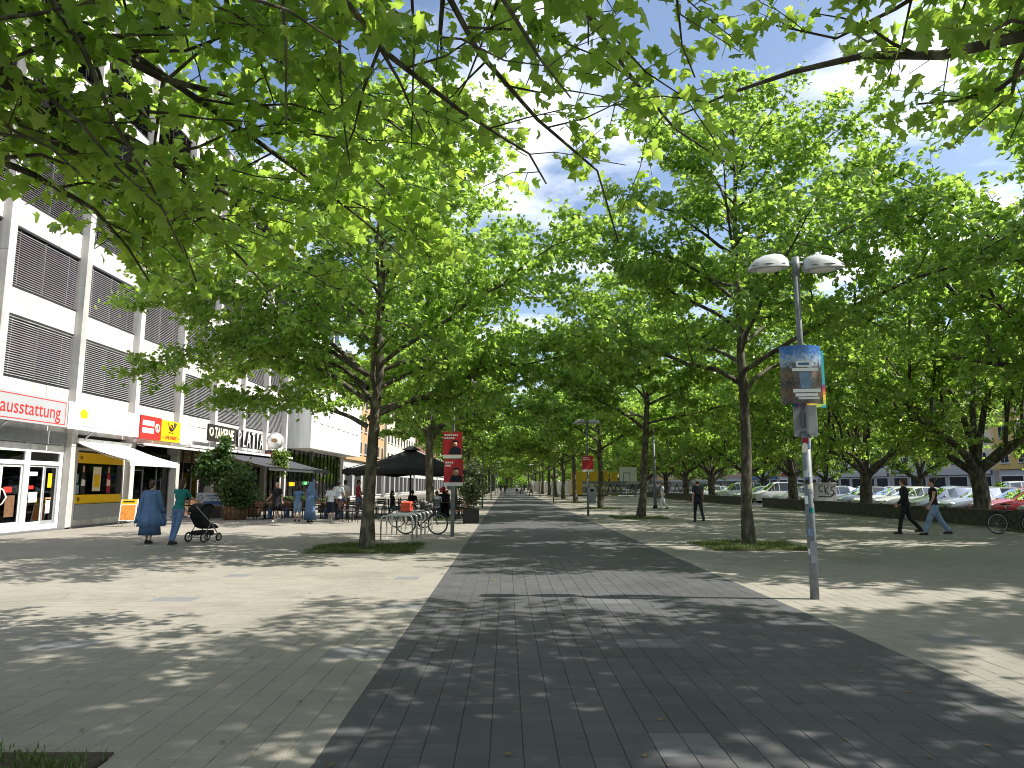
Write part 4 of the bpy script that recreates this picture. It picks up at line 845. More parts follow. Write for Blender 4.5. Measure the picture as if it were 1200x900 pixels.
# generic far houses
def house(name, label, x, y, w, d, h, wall, nfl, nwin, face, gf=3.6, gfm='dark_room', band=None, roof='flat'):
    """face +X or -X facade of width w running along Y from y; x is the facade plane"""
    s = 1 if face == '+x' else -1; t = thing(name, label, 'building', (x, y, 0))
    def bx(nm, m, a0, a1, y0, y1, z0, z1, par=None): return MB().bb(s * a0, s * a1, y0, y1, z0, z1).build(nm, m, par or t)
    bx('wall', wall, -d, 0, 0, w, gf, h)
    bx('ground_floor', 'pale_grey' if gfm != 'white' else 'tile_white', -d, -.25, 0, w, 0, gf)
    n = max(2, int(w / 4.2)); g = w / n
    for k in range(n):
        f = bx('shop_window', 'frame_white', -.25, -.15, k * g + .35, (k + 1) * g - .35, .3, gf - .7); bx('pane', 'dark_room', -.15, -.13, k * g + .5, (k + 1) * g - .5, .45, gf - .85, f)
    if band: bx('fascia', band, 0, .12, .2, w - .2, gf - .55, gf + .35)
    fh = (h - gf - .6) / nfl; g = w / nwin
    for j in range(nfl):
        for k in range(nwin):
            z0 = gf + .75 + j * fh; y0 = k * g + g * .24; y1 = y0 + g * .5
            f = bx('window', 'frame_white', -.04, .03, y0, y1, z0, z0 + fh * .55); bx('pane', 'dark_room', .03, .04, y0 + .08, (y0 + y1) / 2 - .04, z0 + .08, z0 + fh * .55 - .08, f); bx('pane', 'dark_room', .03, .04, (y0 + y1) / 2 + .04, y1 - .08, z0 + .08, z0 + fh * .55 - .08, f); bx('sill', 'pale_grey', 0, .12, y0 - .08, y1 + .08, z0 - .08, z0, f)
    bx('cornice', 'pale_grey', -d - .1, .25, -.02, w + .02, h, h + .25)
    if roof != 'flat':
        b = MB(); b.prism([(-d - .3, h + .25), (.4, h + .25), (-d / 2, h + 3.6)] if s > 0 else [(-.4, h + .25), (d + .3, h + .25), (d / 2, h + 3.6)], w, 'y', 0); b.build('roof', mat('roof_tile', (.22, .08, .05), .8, .3, 3), t)
    return t
mat('wall_cream', (.62, .56, .44), .8, .06, .6); mat('wall_white', (.66, .65, .63), .8, .05, .6); mat('wall_ochre', (.62, .42, .14), .8, .06, .6); mat('wall_brick', (.34, .13, .085), .85, .2, 2.0); mat('wall_maroon', (.28, .035, .04), .8, .1, 1); mat('wall_rose', (.5, .3, .24), .8, .1, 1)
house('corner_house', 'orange rendered house beyond the white glazed building', -16.2, 72, 22, 12, 15, 'orange_wall', 4, 8, '+x', 4.2, 'x', None)
house('terrace_house', 'cream house behind the trees beyond the orange house', -16.2, 96, 30, 12, 16, 'wall_cream', 4, 10, '+x')
house('terrace_house', 'brick red house far down the terrace side of the path', -16.2, 128, 40, 12, 17, 'wall_brick', 4, 13, '+x')
house('terrace_house', 'pale white house furthest down the terrace side of the path', -16.2, 170, 60, 12, 16, 'wall_white', 4, 18, '+x')
HX = 62
for y, w, m, lab, band in ((48, 22, 'wall_white', 'white house with grey shop fronts beyond the cars nearest the ochre house', None), (71, 19, 'wall_ochre', 'ochre yellow house across the car park', None), (91, 24, 'wall_cream', 'cream house with dark garage openings across the car park', 'pale_grey'), (116, 26, 'wall_white', 'white house between cream house and dark red house', 'pale_grey'), (143, 20, 'wall_maroon', 'house with dark red lower facade across the car park', None), (164, 24, 'wall_white', 'pale house with narrow windows beyond the dark red house', 'blue_print'), (189, 30, 'wall_rose', 'pinkish house across the car park beyond the pale house', None), (220, 34, 'wall_brick', 'red brick house at the far end of the car park', None), (255, 40, 'wall_ochre', 'orange yellow house beyond the red brick house', None), (296, 50, 'wall_brick', 'long red brick house closing the car park side', None)):
    house('town_house', lab, HX, y, w, 12, 14.5 + (y % 3), m, 4, max(4, int(w / 3)), '-x', 3.5, 'x', band, 'gable')
struct(sheet('street', 57, HX + .2, -12, 350, -0.002, 'asphalt'))

# ================================================================== street lamps
def head_mesh():
    b = MB(); n = 18; rows = [(-.30, .03, .00), (-.27, .09, .045), (-.18, .125, .11), (-.05, .14, .15), (.10, .135, .165), (.22, .11, .15), (.29, .075, .11), (.31, .03, .06)]
    vs = []; m = 9
    for (x, w, h) in rows:
        for k in range(m):
            a = math.pi * k / (m - 1); vs.append((x, -w * math.cos(a), h * math.sin(a) ** 0.8))
    fs = [(i * m + k, i * m + k + 1, (i + 1) * m + k + 1, (i + 1) * m + k) for i in range(len(rows) - 1) for k in range(m - 1)]
    b.add(vs, fs, True)
    b.add([(r[0], s * r[1], 0) for r in rows for s in (-1, 1)], [(2 * i, 2 * i + 1, 2 * i + 3, 2 * i + 2) for i in range(len(rows) - 1)])
    for k in (0, len(rows) - 1): b.f.append(tuple(k * m + q for q in range(m))); b.sm.append(False)
    return b.mesh('lamp_head')
hm = head_mesh(); dm = MB(); dm.ell((0.02, 0, -.005), (.21, .095, .035), 14, 6); dm = dm.mesh('diffuser')
seam = MB(); seam.tube([(-.27, -.09, .025), (-.05, -.139, .03), (.22, -.109, .03)], .006, 5).tube([(-.27, .09, .025), (-.05, .139, .03), (.22, .109, .03)], .006, 5); seam = seam.mesh('seam')
mat('diffuser', (.75, .75, .72), .25, .03)
def lamp(x, y, label, group=None, rz=0.0, lean=0.0):
    t = thing('street_lamp', label, 'street lamp', (x, y, 0), rz, group); t.rotation_euler = (0, lean, rz)
    b = MB(); b.tube([(0, 0, -.02), (0, 0, 2.35)], .062, 14).tube([(0, 0, 2.352), (0, 0, 2.41)], [.066, .05], 14); b.build('lower_pole', 'lamp_pole', t)
    b = MB(); b.tube([(0, 0, 2.4), (0, 0, 4.92)], [.047, .042], 12); b.build('upper_pole', 'lamp_pole', t)
    b = MB(); b.tube([(0, 0, 4.70), (0, 0, 5.0)], .056, 12).tube([(-.28, 0, 4.91), (.28, 0, 4.91)], .028, 8); b.build('cross_arm', 'lamp_pole', t)
    for s in (-1, 1):
        h = obj('lamp_head', hm, 'lamp_shell', t); h.location = (s * .42, 0, 4.82); h.rotation_euler = (0, R(4) * s, 0 if s < 0 else R(180)); h.scale = (1.0, 1.15, 1.4)
        obj('diffuser', dm, 'diffuser', h); obj('seam', seam, 'lamp_pole', h)
    b = MB(); b.bb(-.05, .05, -.068, -.055, .5, .8); b.build('service_door', 'lamp_pole', t); return t
LX, LY = gp(955, 702)
L1 = lamp(LX, LY, 'grey twin-headed street lamp covered in stickers with a curved poster', None, 0, 0)
stick = ['sign_white', 'teal', 'denim_light', 'ink', 'cream', 'steel', 'robe_blue', 'pale_grey', 'shirt_red', 'frame_white', 'sign_white']
rs = random.Random(4)
for k in range(17):
    z = rs.uniform(1.15, 2.25) if k > 2 else rs.uniform(.5, 1.0); w = rs.uniform(.05, .10); h = rs.uniform(.05, .13); a = rs.uniform(R(200), R(340)); da = w / .064
    b = MB(); n = 4
    b.add([(.0645 * math.cos(a + da * (i / n - .5)), .0645 * math.sin(a + da * (i / n - .5)), z + q * h) for q in (0, 1) for i in range(n + 1)], [(i, i + 1, n + 2 + i, n + 1 + i) for i in range(n)]); b.build('sticker', stick[k % len(stick)], L1)
# curved photo poster + flat rainbow poster behind, grey boxes below
def photo_mat():
    m = bpy.data.materials.new('photo_print'); m.use_nodes = True; N = m.node_tree.nodes; L = m.node_tree.links; b = N['Principled BSDF']; b.inputs['Roughness'].default_value = .25
    t = N.new('ShaderNodeTexCoord'); s = N.new('ShaderNodeSeparateXYZ'); L.new(t.outputs['Object'], s.inputs[0])
    r = N.new('ShaderNodeValToRGB'); e = r.color_ramp.elements; e[0].position = 0; e[0].color = (.05, .04, .03, 1); e[1].position = 1; e[1].color = (.03, .12, .42, 1)
    for p_, c in ((.2, (.16, .09, .05, 1)), (.36, (.03, .03, .03, 1)), (.5, (.20, .13, .08, 1)), (.62, (.09, .08, .07, 1)), (.74, (.35, .45, .6, 1)), (.86, (.08, .2, .5, 1))): q = e.new(p_); q.color = c
    n = N.new('ShaderNodeTexNoise'); n.inputs['Scale'].default_value = 22; n.inputs['Detail'].default_value = 5; L.new(t.outputs['Object'], n.inputs['Vector'])
    a = N.new('ShaderNodeMath'); a.operation = 'MULTIPLY_ADD'; L.new(n.outputs['Fac'], a.inputs[0]); a.inputs[1].default_value = .45
    d = N.new('ShaderNodeMath'); d.operation = 'MULTIPLY_ADD'; L.new(s.outputs['Z'], d.inputs[0]); d.inputs[1].default_value = 1.15; d.inputs[2].default_value = -.22; L.new(d.outputs[0], a.inputs[2]); L.new(a.outputs[0], r.inputs[0]); L.new(r.outputs[0], b.inputs['Base Color']); MATS['photo_print'] = m
def rainbow_mat():
    m = bpy.data.materials.new('rainbow_print'); m.use_nodes = True; N = m.node_tree.nodes; L = m.node_tree.links; b = N['Principled BSDF']; b.inputs['Roughness'].default_value = .35
    t = N.new('ShaderNodeTexCoord'); s = N.new('ShaderNodeVectorMath'); s.operation = 'DISTANCE'; L.new(t.outputs['Object'], s.inputs[0]); s.inputs[1].default_value = (.36, 0, -.25)
    mr = N.new('ShaderNodeMapRange'); mr.inputs[1].default_value = .15; mr.inputs[2].default_value = .75; L.new(s.outputs['Value'], mr.inputs[0])
    r = N.new('ShaderNodeValToRGB'); r.color_ramp.interpolation = 'CONSTANT'; e = r.color_ramp.elements; e[0].position = 0; e[0].color = (.02, .25, .35, 1); e[1].position = .75; e[1].color = (.02, .32, .42, 1)
    for p_, c in ((.12, (.05, .35, .4, 1)), (.25, (.45, .55, .05, 1)), (.37, (.75, .6, .03, 1)), (.48, (.75, .25, .03, 1)), (.58, (.6, .05, .06, 1)), (.66, (.2, .04, .25, 1))): q = e.new(p_); q.color = c
    L.new(mr.outputs[0], r.inputs[0]); L.new(r.outputs[0], b.inputs['Base Color']); MATS['rainbow_print'] = m
photo_mat(); rainbow_mat()
def curved_board(name, w, h, sag, m, par, y):
    b = MB(); n = 10
    pts = [(w * (i / n - .5), y - sag * (1 - (2 * i / n - 1) ** 2)) for i in range(n + 1)]
    b.add([(p[0], p[1] + dy, z) for dy in (0, .006) for z in (0, h) for p in pts], [(i, i + 1, n + 2 + i, n + 1 + i) for i in range(n)] + [(2 * n + 2 + i, 3 * n + 3 + i, 3 * n + 4 + i, 2 * n + 3 + i) for i in range(n)], True); return b.build(name, m, par), pts
px_ = LX
P1 = thing('poster', 'curved glossy photo poster strapped to the lamp post', 'poster', (px_ - .03, LY, 2.76)); P1.rotation_euler = (0, 0, R(-8))
bd, _ = curved_board('board', .58, .86, .14, 'photo_print', P1, -.06)
for q in ((-.10, .11, -.212, -.208, .53, .62), (-.16, .20, -.210, -.206, .47, .515), (-.16, .22, -.210, -.206, .16, .21), (-.13, .18, -.209, -.205, .10, .145), (-.09, .2, -.208, -.204, .06, .088)): MB().bb(*q).build('caption_bar', 'sign_white', P1)
b = MB(); b.bb(-.07, .08, -.214, -.2125, .555, .595); b.build('caption_print', 'robe_blue', P1)
b = MB(); b.prism([(-.05, .22), (.09, .22), (.11, .46), (-.07, .46)], .004, 'y', -.213); b.build('picture', 'denim_light', P1)
P2 = thing('poster', 'rainbow striped poster behind the curved photo poster on the lamp post', 'poster', (px_ + .10, LY + .1, 2.74)); P2.rotation_euler = (0, 0, R(14))
MB().bb(-.27, .32, -.005, .0, 0, .86).build('board', 'rainbow_print', P2)
b = MB(); b.bb(.03, .25, -.009, -.006, .68, .74); b.build('caption_bar', 'sign_white', P2)
t = thing('control_box', 'flat grey control box and sign back clamped below the curved poster', 'control box', (px_ + .06, LY, 2.28)); pass
MB().bb(-.19, .15, .06, .08, .02, .46).build('sign_back', 'grey_metal', t); MB().bb(-.07, .07, -.14, -.06, .04, .46).build('box', 'grey_metal', t, .01); b = MB(); b.bb(-.075, .075, -.075, .075, .1, .13).bb(-.075, .075, -.075, .075, .36, .39); b.build('clamp', 'steel', t)
L2x, L2y = gp(530, 629)
lamp(L2x, L2y, 'lamp post with two stacked red election posters beside the bicycle racks')
lamp(4.25, 37.6, 'lamp post with one red poster and a hanging bin past the leaning tree')
for i, (x, y) in enumerate(((4.25, 65.5), (-1.7, 50), (4.25, 92), (-1.7, 77.5), (-1.7, 105), (4.25, 119), (4.25, 146), (-1.7, 132))): lamp(x, y, 'distant twin-headed street lamp at the edge of the path', 'street lamps further along the path')
def red_poster(x, y, z, lab, body, portrait=True, rz=0.0, big=1.0):
    t = thing('election_poster', lab, 'poster', (x, y - .075, z), rz); MB().bb(-.3, .3, -.006, .0, 0, .84).build('board', mat('poster_red', (.55, .025, .035), .45, .06, 4), t)
    b = MB()
    for k, ws in enumerate(body):
        x0 = -.26
        for w in ws: b.bb(x0, x0 + w, -.0085, -.006, .70 - k * .095, .755 - k * .095); x0 += w + .016
    b.build('headline', 'sign_white', t)
    if portrait:
        b = MB(); b.prism([(-.12, .13), (.28, .13), (.26, .30), (.14, .36), (.02, .36), (-.08, .29)], .003, 'y', -.0095); o = b.build('portrait', 'navy', t)
        b = MB(); b.lathe([(0, 0), (.085, 0), (.085, .004), (0, .004)], 18, (.08, -.0098, .44), sy=1.0 * big, sx=.85 * big, M=Matrix.Rotation(R(90), 3, 'X')); b.build('face_print', 'skin', o)
        b = MB(); b.prism([(-.02, .44), (-.02, .52), (.03, .57), (.13, .57), (.18, .52), (.18, .44), (.15, .50), (.01, .50)], .003, 'y', -.0145); b.build('hair_print', 'hair_black', o)
    MB().bb(-.3, .3, -.009, -.006, 0, .11).build('foot_band', 'sign_white', t); return t
red_poster(L2x - .02, L2y, 2.42, 'upper red election poster with a dark-haired portrait above the racks', [(.05, .04, .06, .04, .05, .05, .04), (.06, .05, .04, .06, .05)])
red_poster(L2x + .02, L2y, 1.56, 'lower red election poster with a pale face above the racks', [(.05, .06, .04, .05), (.04, .05, .05)], big=1.45)
red_poster(4.25, 37.6, 2.28, 'single red poster with white text on the lamp post with the bin', [(.05, .06, .04, .05, .06), (.04, .05, .05, .06, .05, .04)], False)
t = thing('litter_bin', 'grey rounded litter bin hanging on the lamp post with one red poster', 'bin', (4.45, 37.6, .62)); b = MB(); b.lathe([(.0, 0), (.17, .0), (.21, .1), (.22, .7), (.19, .84), (.0, .88)], 16, (0, 0, 0)); b.build('drum', 'grey_metal', t); MB().bb(-.1, .1, -.235, -.2, .62, .76).build('slot', 'ink', t); MB().bb(-.22, -.16, -.03, .03, .3, .4).build('bracket', 'steel', t)

# ================================================================== bicycle racks and bicycles
def hoop():
    b = MB(); w, h, r = .46, .70, .12; pts = [(-w, 0, 0), (-w, 0, h - r)] + [(-w + r - r * math.cos(a), 0, h - r + r * math.sin(a)) for a in np.linspace(.3, 1.57, 5)] + [(w - r + r * math.sin(a), 0, h - r + r * math.cos(a)) for a in np.linspace(0, 1.27, 5)] + [(w, 0, h - r), (w, 0, 0)]
    b.tube(pts, .024, 8); return b.mesh('hoop')
hpm = hoop(); rx, ry = gp(464.5, 633)
for k in range(6):
    t = thing('bicycle_rack', 'round-tubed steel hoop bicycle rack between the big plane tree and the red posters', 'bicycle rack', (rx + .03 * k, ry + k * .82, 0), 0, 'steel hoops of the bicycle stand'); obj('hoop', hpm, 'steel', t)
    b = MB(); b.lathe([(.05, 0), (.05, .01), (.026, .012)], 12, (-.46, 0, 0)).lathe([(.05, 0), (.05, .01), (.026, .012)], 12, (.46, 0, 0)); b.build('foot_plate', 'steel', t)
def bicycle(label, loc, rz, frame_m, basket=False, bag=False, lean=0.0, group=None):
    t = thing('bicycle', label, 'bicycle', loc, rz, group); t.rotation_euler = (lean, 0, rz); fm = mat(*frame_m) if isinstance(frame_m, tuple) else MATS[frame_m]
    wr = .34; A = Vector((-.53, 0, wr)); F = Vector((.53, 0, wr)); BBk = Vector((-.08, 0, .29)); S = Vector((-.24, 0, .78)); Hd = Vector((.36, 0, .80)); Hl = Vector((.39, 0, .66))
    for c in (A, F):
        b = MB(); b.torus(c, wr - .018, .018, (0, 1, 0), 32, 8); w = b.build('wheel', 'rubber', t); b = MB(); b.torus(c, wr - .045, .011, (0, 1, 0), 32, 6); b.build('rim', 'steel', w)
        b = MB()
        for k in range(14): a = k * 2 * math.pi / 14; b.tube([c + Vector((0, .02 * (-1) ** k, 0)), c + Vector((math.cos(a) * (wr - .05), 0, math.sin(a) * (wr - .05)))], .0018, 3, False)
        b.tube([c + Vector((0, -.04, 0)), c + Vector((0, .04, 0))], .018, 8); b.build('spokes', 'steel', w)
        b = MB(); a0 = R(20) if c is A else R(30); b.torus(c, wr + .03, .012, (0, -1, 0), 18, 5, a0, a0 + R(150)); b.build('mudguard', 'plastic_black', t)
    b = MB(); b.tube([BBk, S], .018, 8).tube([S - Vector((-.015, 0, .06)), Hd], .018, 8).tube([BBk, Hl], .02, 8).tube([Hl, Hd], .021, 8)
    for s in (-.05, .05): b.tube([A + Vector((0, s, 0)), BBk + Vector((0, s * .5, 0))], .011, 6).tube([A + Vector((0, s, 0)), S + Vector((.02, s * .3, -.08))], .009, 6)
    b.build('frame', fm, t)
    b = MB()
    for s in (-.05, .05): b.tube([Hl + Vector((0, s, 0)), Vector((.46, s, .48)), F + Vector((0, s, 0))], .012, 6)
    b.tube([Hl + Vector((0, -.05, 0)), Hl + Vector((0, .05, 0))], .015, 6); b.build('fork', fm, t)
    b = MB(); b.tube([S, S + Vector((-.04, 0, .16))], .013, 6).tube([Hd, Hd + Vector((-.02, 0, .17))], .013, 6); b.build('seat_post', 'steel', t)
    b = MB(); b.ell(S + Vector((-.07, 0, .19)), (.13, .075, .03), 12, 6).ell(S + Vector((.06, 0, .185)), (.09, .03, .022), 10, 6); b.build('saddle', 'plastic_black', t)
    b = MB(); q = Hd + Vector((-.02, 0, .18)); b.tube([q + Vector((-.16, -.29, -.02)), q + Vector((-.02, -.22, .02)), q, q + Vector((-.02, .22, .02)), q + Vector((-.16, .29, -.02))], .012, 8); b.build('handlebar', 'steel', t)
    b = MB(); b.torus(BBk, .09, .012, (0, 1, 0), 20, 6).tube([BBk + Vector((0, -.09, 0)), BBk + Vector((.12, -.09, -.12))], .01, 6).tube([BBk + Vector((0, .09, 0)), BBk + Vector((-.12, .09, .12))], .01, 6).box(BBk + Vector((.12, -.13, -.12)), (.09, .07, .02)).box(BBk + Vector((-.12, .13, .12)), (.09, .07, .02)); b.build('crankset', 'plastic_black', t)
    b = MB(); b.tube([A + Vector((0, -.03, .035)), BBk + Vector((0, -.03, .085))], .006, 4).tube([A + Vector((0, -.03, -.035)), BBk + Vector((0, -.03, -.085))], .006, 4); b.build('chain', 'plastic_black', t)
    b = MB()
    for y in (-.06, 0, .06): b.tube([(-.24, y, .74), (-.72, y, .72)], .007, 5)
    b.tube([(-.70, -.06, .72), A + Vector((0, -.07, 0))], .007, 5).tube([(-.70, .06, .72), A + Vector((0, .07, 0))], .007, 5); b.build('carrier', 'plastic_black', t)
    b = MB(); b.tube([(-.2, .06, .28), (-.26, .18, .0)], .009, 5); b.build('kickstand', 'steel', t)
    b = MB(); b.ell((.43, 0, .82), (.05, .045, .045), 10, 6); b.build('headlamp', 'plastic_black', t)
    if bag: b = MB(); b.box((-.5, 0, .90), (.34, .30, .30)); b.build('pannier', mat('bag_red', (.75, .10, .05), .6, .15, 8), t, .03)
    if basket:
        b = MB(); b.lathe([(.13, .74), (.19, .98), (.18, .98), (.12, .75), (0, .75)], 14, (-.5, 0, 0)); b.build('basket', 'plastic_black', t)
    return t
bx_, by_ = gp(496, 626.5)
bicycle('dark bicycle with a bright red bag leaning in the hoop racks', (bx_ - .05, by_, 0), R(-8), ('bike_dark', (.02, .03, .035), .3, .1), bag=True, lean=R(3))
bicycle('black bicycle standing behind the racks under the plane tree', (bx_ - .9, by_ + 3.6, 0), R(170), 'plastic_black', basket=True)
xb, yb_ = gp(1171, 626)
bicycle('black bicycle parked on the paving by the low wall and the thick tree', (xb + .53, yb_, 0), R(-6), 'plastic_black', lean=R(4))

# ================================================================== terrace: parasol, chairs, tables, planters
t = thing('parasol', 'huge black square parasol over the terrace tables', 'parasol', (-5.05, 37.6, 0))
apex = 3.5; e = 3.05; rim = 2.32; b = MB(); N_ = 8; vs = []; rings = 5
for i in range(rings + 1):
    f = i / rings
    for k in range(32):
        a = 2 * math.pi * k / 32; sq = 1 / max(abs(math.cos(a)), abs(math.sin(a))); rr_ = e * f * (sq * .82 + .18 * 1.1); sag = -.10 * math.sin(math.pi * f) - .07 * f * (math.cos(8 * a) * -.5 + .5)
        vs.append((rr_ * math.cos(a), rr_ * math.sin(a), apex + (rim - apex) * f ** .95 + sag + .02 * math.sin(a * 13 + i)))
fs = [(i * 32 + k, i * 32 + (k + 1) % 32, (i + 1) * 32 + (k + 1) % 32, (i + 1) * 32 + k) for i in range(rings) for k in range(32)]
vs2 = [(x, y, z - .2 + .02 * math.sin(k * 1.7)) for k, (x, y, z) in enumerate(vs[rings * 32:])]
fs += [(rings * 32 + k, rings * 32 + (k + 1) % 32, (rings + 1) * 32 + (k + 1) % 32, (rings + 1) * 32 + k) for k in range(32)]
b.add(vs + vs2, fs, True); b.build('canopy', 'black_cloth', t)
b = MB(); b.tube([(0, 0, 0), (0, 0, apex)], .05, 10); b.build('pole', 'plastic_black', t); b = MB(); b.bb(-.5, .5, -.5, .5, 0, .12); b.build('base', 'concrete_pillar', t, .02)
for k in range(8): a = k * math.pi / 4; s = 1 / max(abs(math.cos(a)), abs(math.sin(a))); b = MB(); b.tube([(0, 0, apex - .1), (e * .95 * s * math.cos(a), e * .95 * s * math.sin(a), rim)], .02, 5); b.build('rib', 'plastic_black', t)
b = MB(); b.lathe([(.0, apex + .14), (.12, apex + .12), (.5, apex - .08), (.52, apex - .1)], 16); b.build('vent_cap', 'black_cloth', t)

def chair_proto(m, lab):
    t = thing('terrace_chair', lab, 'chair')
    b = MB(); b.bb(-.22, .22, -.21, .21, .43, .47); b.build('seat', m, t, .01)
    for x in (-.2, .2):
        for y in (-.19, .19): b = MB(); b.tube([(x * 1.05, y * 1.1, 0), (x, y, .44)], .017, 6); b.build('leg', 'chair_dark', t)
    for z in (.60, .70, .80): b = MB(); b.bb(-.2, .2, -.245, -.225, z, z + .055); b.build('back_slat', m, t)
    b = MB(); b.tube([(-.2, -.2, .44), (-.2, -.24, .9)], .016, 6).tube([(.2, -.2, .44), (.2, -.24, .9)], .016, 6).tube([(-.2, -.24, .9), (.2, -.24, .9)], .016, 6); b.build('back_frame', 'chair_dark', t)
    b = MB(); b.tube([(-.23, -.23, .64), (-.25, .12, .64), (-.23, .19, .44)], .014, 6).tube([(.23, -.23, .64), (.25, .12, .64), (.23, .19, .44)], .014, 6); b.build('armrest', 'chair_dark', t); return t
def table_proto(m, lab):
    t = thing('terrace_table', lab, 'table'); b = MB(); b.bb(-.38, .38, -.38, .38, .72, .75); b.build('top', m, t, .008); b = MB(); b.tube([(0, 0, .03), (0, 0, .72)], .035, 8); b.build('column', 'chair_dark', t); b = MB(); b.bb(-.28, .28, -.03, .03, 0, .03).bb(-.03, .03, -.28, -.031, 0, .03).bb(-.03, .03, .031, .28, 0, .03); b.build('foot', 'chair_dark', t); return t
mat('wood_red', (.20, .075, .04), .5, .3, 9); cp = chair_proto('wood_red', ''); cd_ = chair_proto('chair_dark', ''); tp_ = table_proto('wood', '')
CH = []; used = set()
def put(proto, x, y, rz, lab, grp):
    fr_ = id(proto) not in used; used.add(id(proto)); o = proto if fr_ else copy_tree(proto); place(o, (x, y, 0), rz, 1.0, lab, grp); return o
lw, gw = 'reddish wooden slat-backed chair on the tavern terrace', 'wooden chairs of the tavern terrace'
ld, gd = 'dark slat-backed chair on the terrace near the parasol', 'dark chairs of the parasol terrace'
lt, gt = 'square wooden table of the café terrace', 'tables of the café terrace'
for (u, v) in ((305, 609), (338, 607), (372, 608), (402, 609)):
    x, y = gp(u, v); put(tp_, x, y + .6, 0, lt, gt); put(cp, x - .65, y + .6, R(-90), lw, gw); put(cp, x + .65, y + .6, R(90), lw, gw); put(cp, x, y - .05, R(4), lw, gw)
for x in (-6.6, -5.0, -3.4, -2.6):
    for y in (35.6, 38.8): put(tp_, x, y, 0, lt, gt); put(cd_, x - .62, y, R(-84), ld, gd); put(cd_, x + .62, y + .1, R(95), ld, gd); put(cd_, x, y - .68, R(3), ld, gd)
for (u, v) in ((409, 611), (416, 612)): x, y = gp(u, v); put(cd_, x, y, R(170), ld, gd)
for k, (u, v) in enumerate(((538, 611), (544, 608), (541, 604))): x, y = gp(u, v); put(cp, x, y, R(90 + 80 * k), lw, gw)

LMB = leaf_mat('shrub_leaf', (.022, .06, .014), (.06, .12, .03), (.14, .26, .03), .32)
LMO = leaf_mat('olive_leaf', (.05, .075, .035), (.11, .14, .075), (.16, .22, .06), .3)
def shrub(parent, seed, c, r, n, s0, s1, m, tpl='lo', up=.5):
    rng = np.random.default_rng(seed); cl = rng.normal(size=(26, 3)); cl = nrm(cl) * rng.uniform(.45, 1, (26, 1)) * np.array(r) + np.array(c)
    P = cl[rng.integers(0, 26, n)] + rng.normal(size=(n, 3)) * np.array(r) * .22; N_, T = leaf_frames(n, rng, up=up, spread=.9, out=nrm(P - np.array(c)))
    obj('foliage', leaf_mesh('foliage', P, N_, T, rng.uniform(s0, s1, n), tpl), m, parent)
    b = MB()
    for k in range(12): b.tube([(c[0] + rng.normal() * .05, c[1] + rng.normal() * .05, max(.35, c[2] - r[2] * 1.1)), cl[k] * .5 + np.array(c) * .5, cl[k]], [.018, .012, .006], 4, False)
    b.build('stem', 'bark', parent)
def barrel(name, lab, x, y, r, h, m='wood'):
    t = thing(name, lab, 'planter', (x, y, 0)); n = 16
    for k in range(n):
        a0, a1 = 2 * math.pi * (k + .04) / n, 2 * math.pi * (k + .96) / n; b = MB(); b.add([(q * math.cos(a), q * math.sin(a), z) for z, q in ((0, r * .86), (h * .5, r), (h, r * .95)) for a in (a0, a1)], [(0, 1, 3, 2), (2, 3, 5, 4)]); b.build('stave', m, t)
    b = MB()
    for z in (h * .2, h * .8): b.lathe([(r * .985, z - .02), (r * 1.0, z), (r * .985, z + .02)], 20)
    b.build('hoop', 'iron', t); b = MB(); b.lathe([(r * .9, h * .85), (0, h * .87)], 16); b.build('soil', 'soil', t); return t
x, y = gp(275, 609); t = barrel('barrel_planter', 'wooden half barrel planter with a dense round laurel bush', x, y, .55, .62); shrub(t, 1, (0, 0, 1.55), (.85, .75, .95), 2600, .09, .15, LMB); shrub(t, 2, (.2, -.3, .8), (.7, .4, .3), 800, .08, .13, LMB)
x, y = gp(263, 607); t = barrel('barrel_planter', 'wooden tub with a tall loose oleander beside the laurel bush', x - .4, y + .4, .45, .55); shrub(t, 3, (-.3, 0, 2.5), (.95, .7, .75), 1700, .12, .2, LMB, up=.2); shrub(t, 4, (.0, 0, 3.5), (.35, .35, .5), 350, .12, .2, LMB, up=.2)
x, y = gp(295, 606); t = barrel('barrel_planter', 'small wooden tub of leafy plants at the terrace corner', x, y + .3, .35, .45); shrub(t, 5, (0, 0, .8), (.5, .45, .35), 700, .08, .14, LMB)
x, y = gp(345, 604); t = thing('climbing_plant', 'light green climbing plant on a post at the terrace end', 'plant', (x - 1.8, y + 3, 0)); b = MB(); b.tube([(0, 0, 0), (0, 0, 3.6)], .05, 8); b.build('post', 'frame_white', t); shrub(t, 6, (.0, 0, 2.9), (.4, .4, .75), 900, .1, .17, leaf_mat('vine_leaf', (.08, .15, .02), (.16, .24, .05), (.32, .45, .06), .4))
for k, (u, v) in enumerate(((331, 600), (352, 600), (386, 602))):
    x, y = gp(u, v); t = thing('flower_box', 'low dark plant trough along the tavern front', 'planter', (x - .5, y + 1.5, 0), 0, 'plant troughs along the tavern'); MB().bb(-.5, .5, -.18, .18, 0, .42).build('trough', 'plastic_black', t, .01); shrub(t, 8 + k, (0, 0, .65), (.55, .22, .25), 500, .08, .13, LMB)
x, y = gp(552, 613); t = thing('planter_box', 'square black planter with a tall olive shrub at the edge of the path', 'planter', (x, y, 0)); MB().bb(-.33, .33, -.33, .33, 0, .58).build('box', 'plastic_black', t, .02); MB().bb(-.30, .30, -.30, .30, .5, .59).build('soil', 'soil', t); shrub(t, 12, (0, 0, 1.65), (.55, .5, .8), 1500, .07, .13, LMO, up=.2)
x, y = gp(520, 606); t = thing('menu_stand', 'dark draped stand topped with bright red flowers near the racks', 'menu stand', (x, y, 0)); MB().bb(-.28, .28, -.2, .2, 0, 1.15).build('drape', 'black_cloth', t, .03)
b = MB()
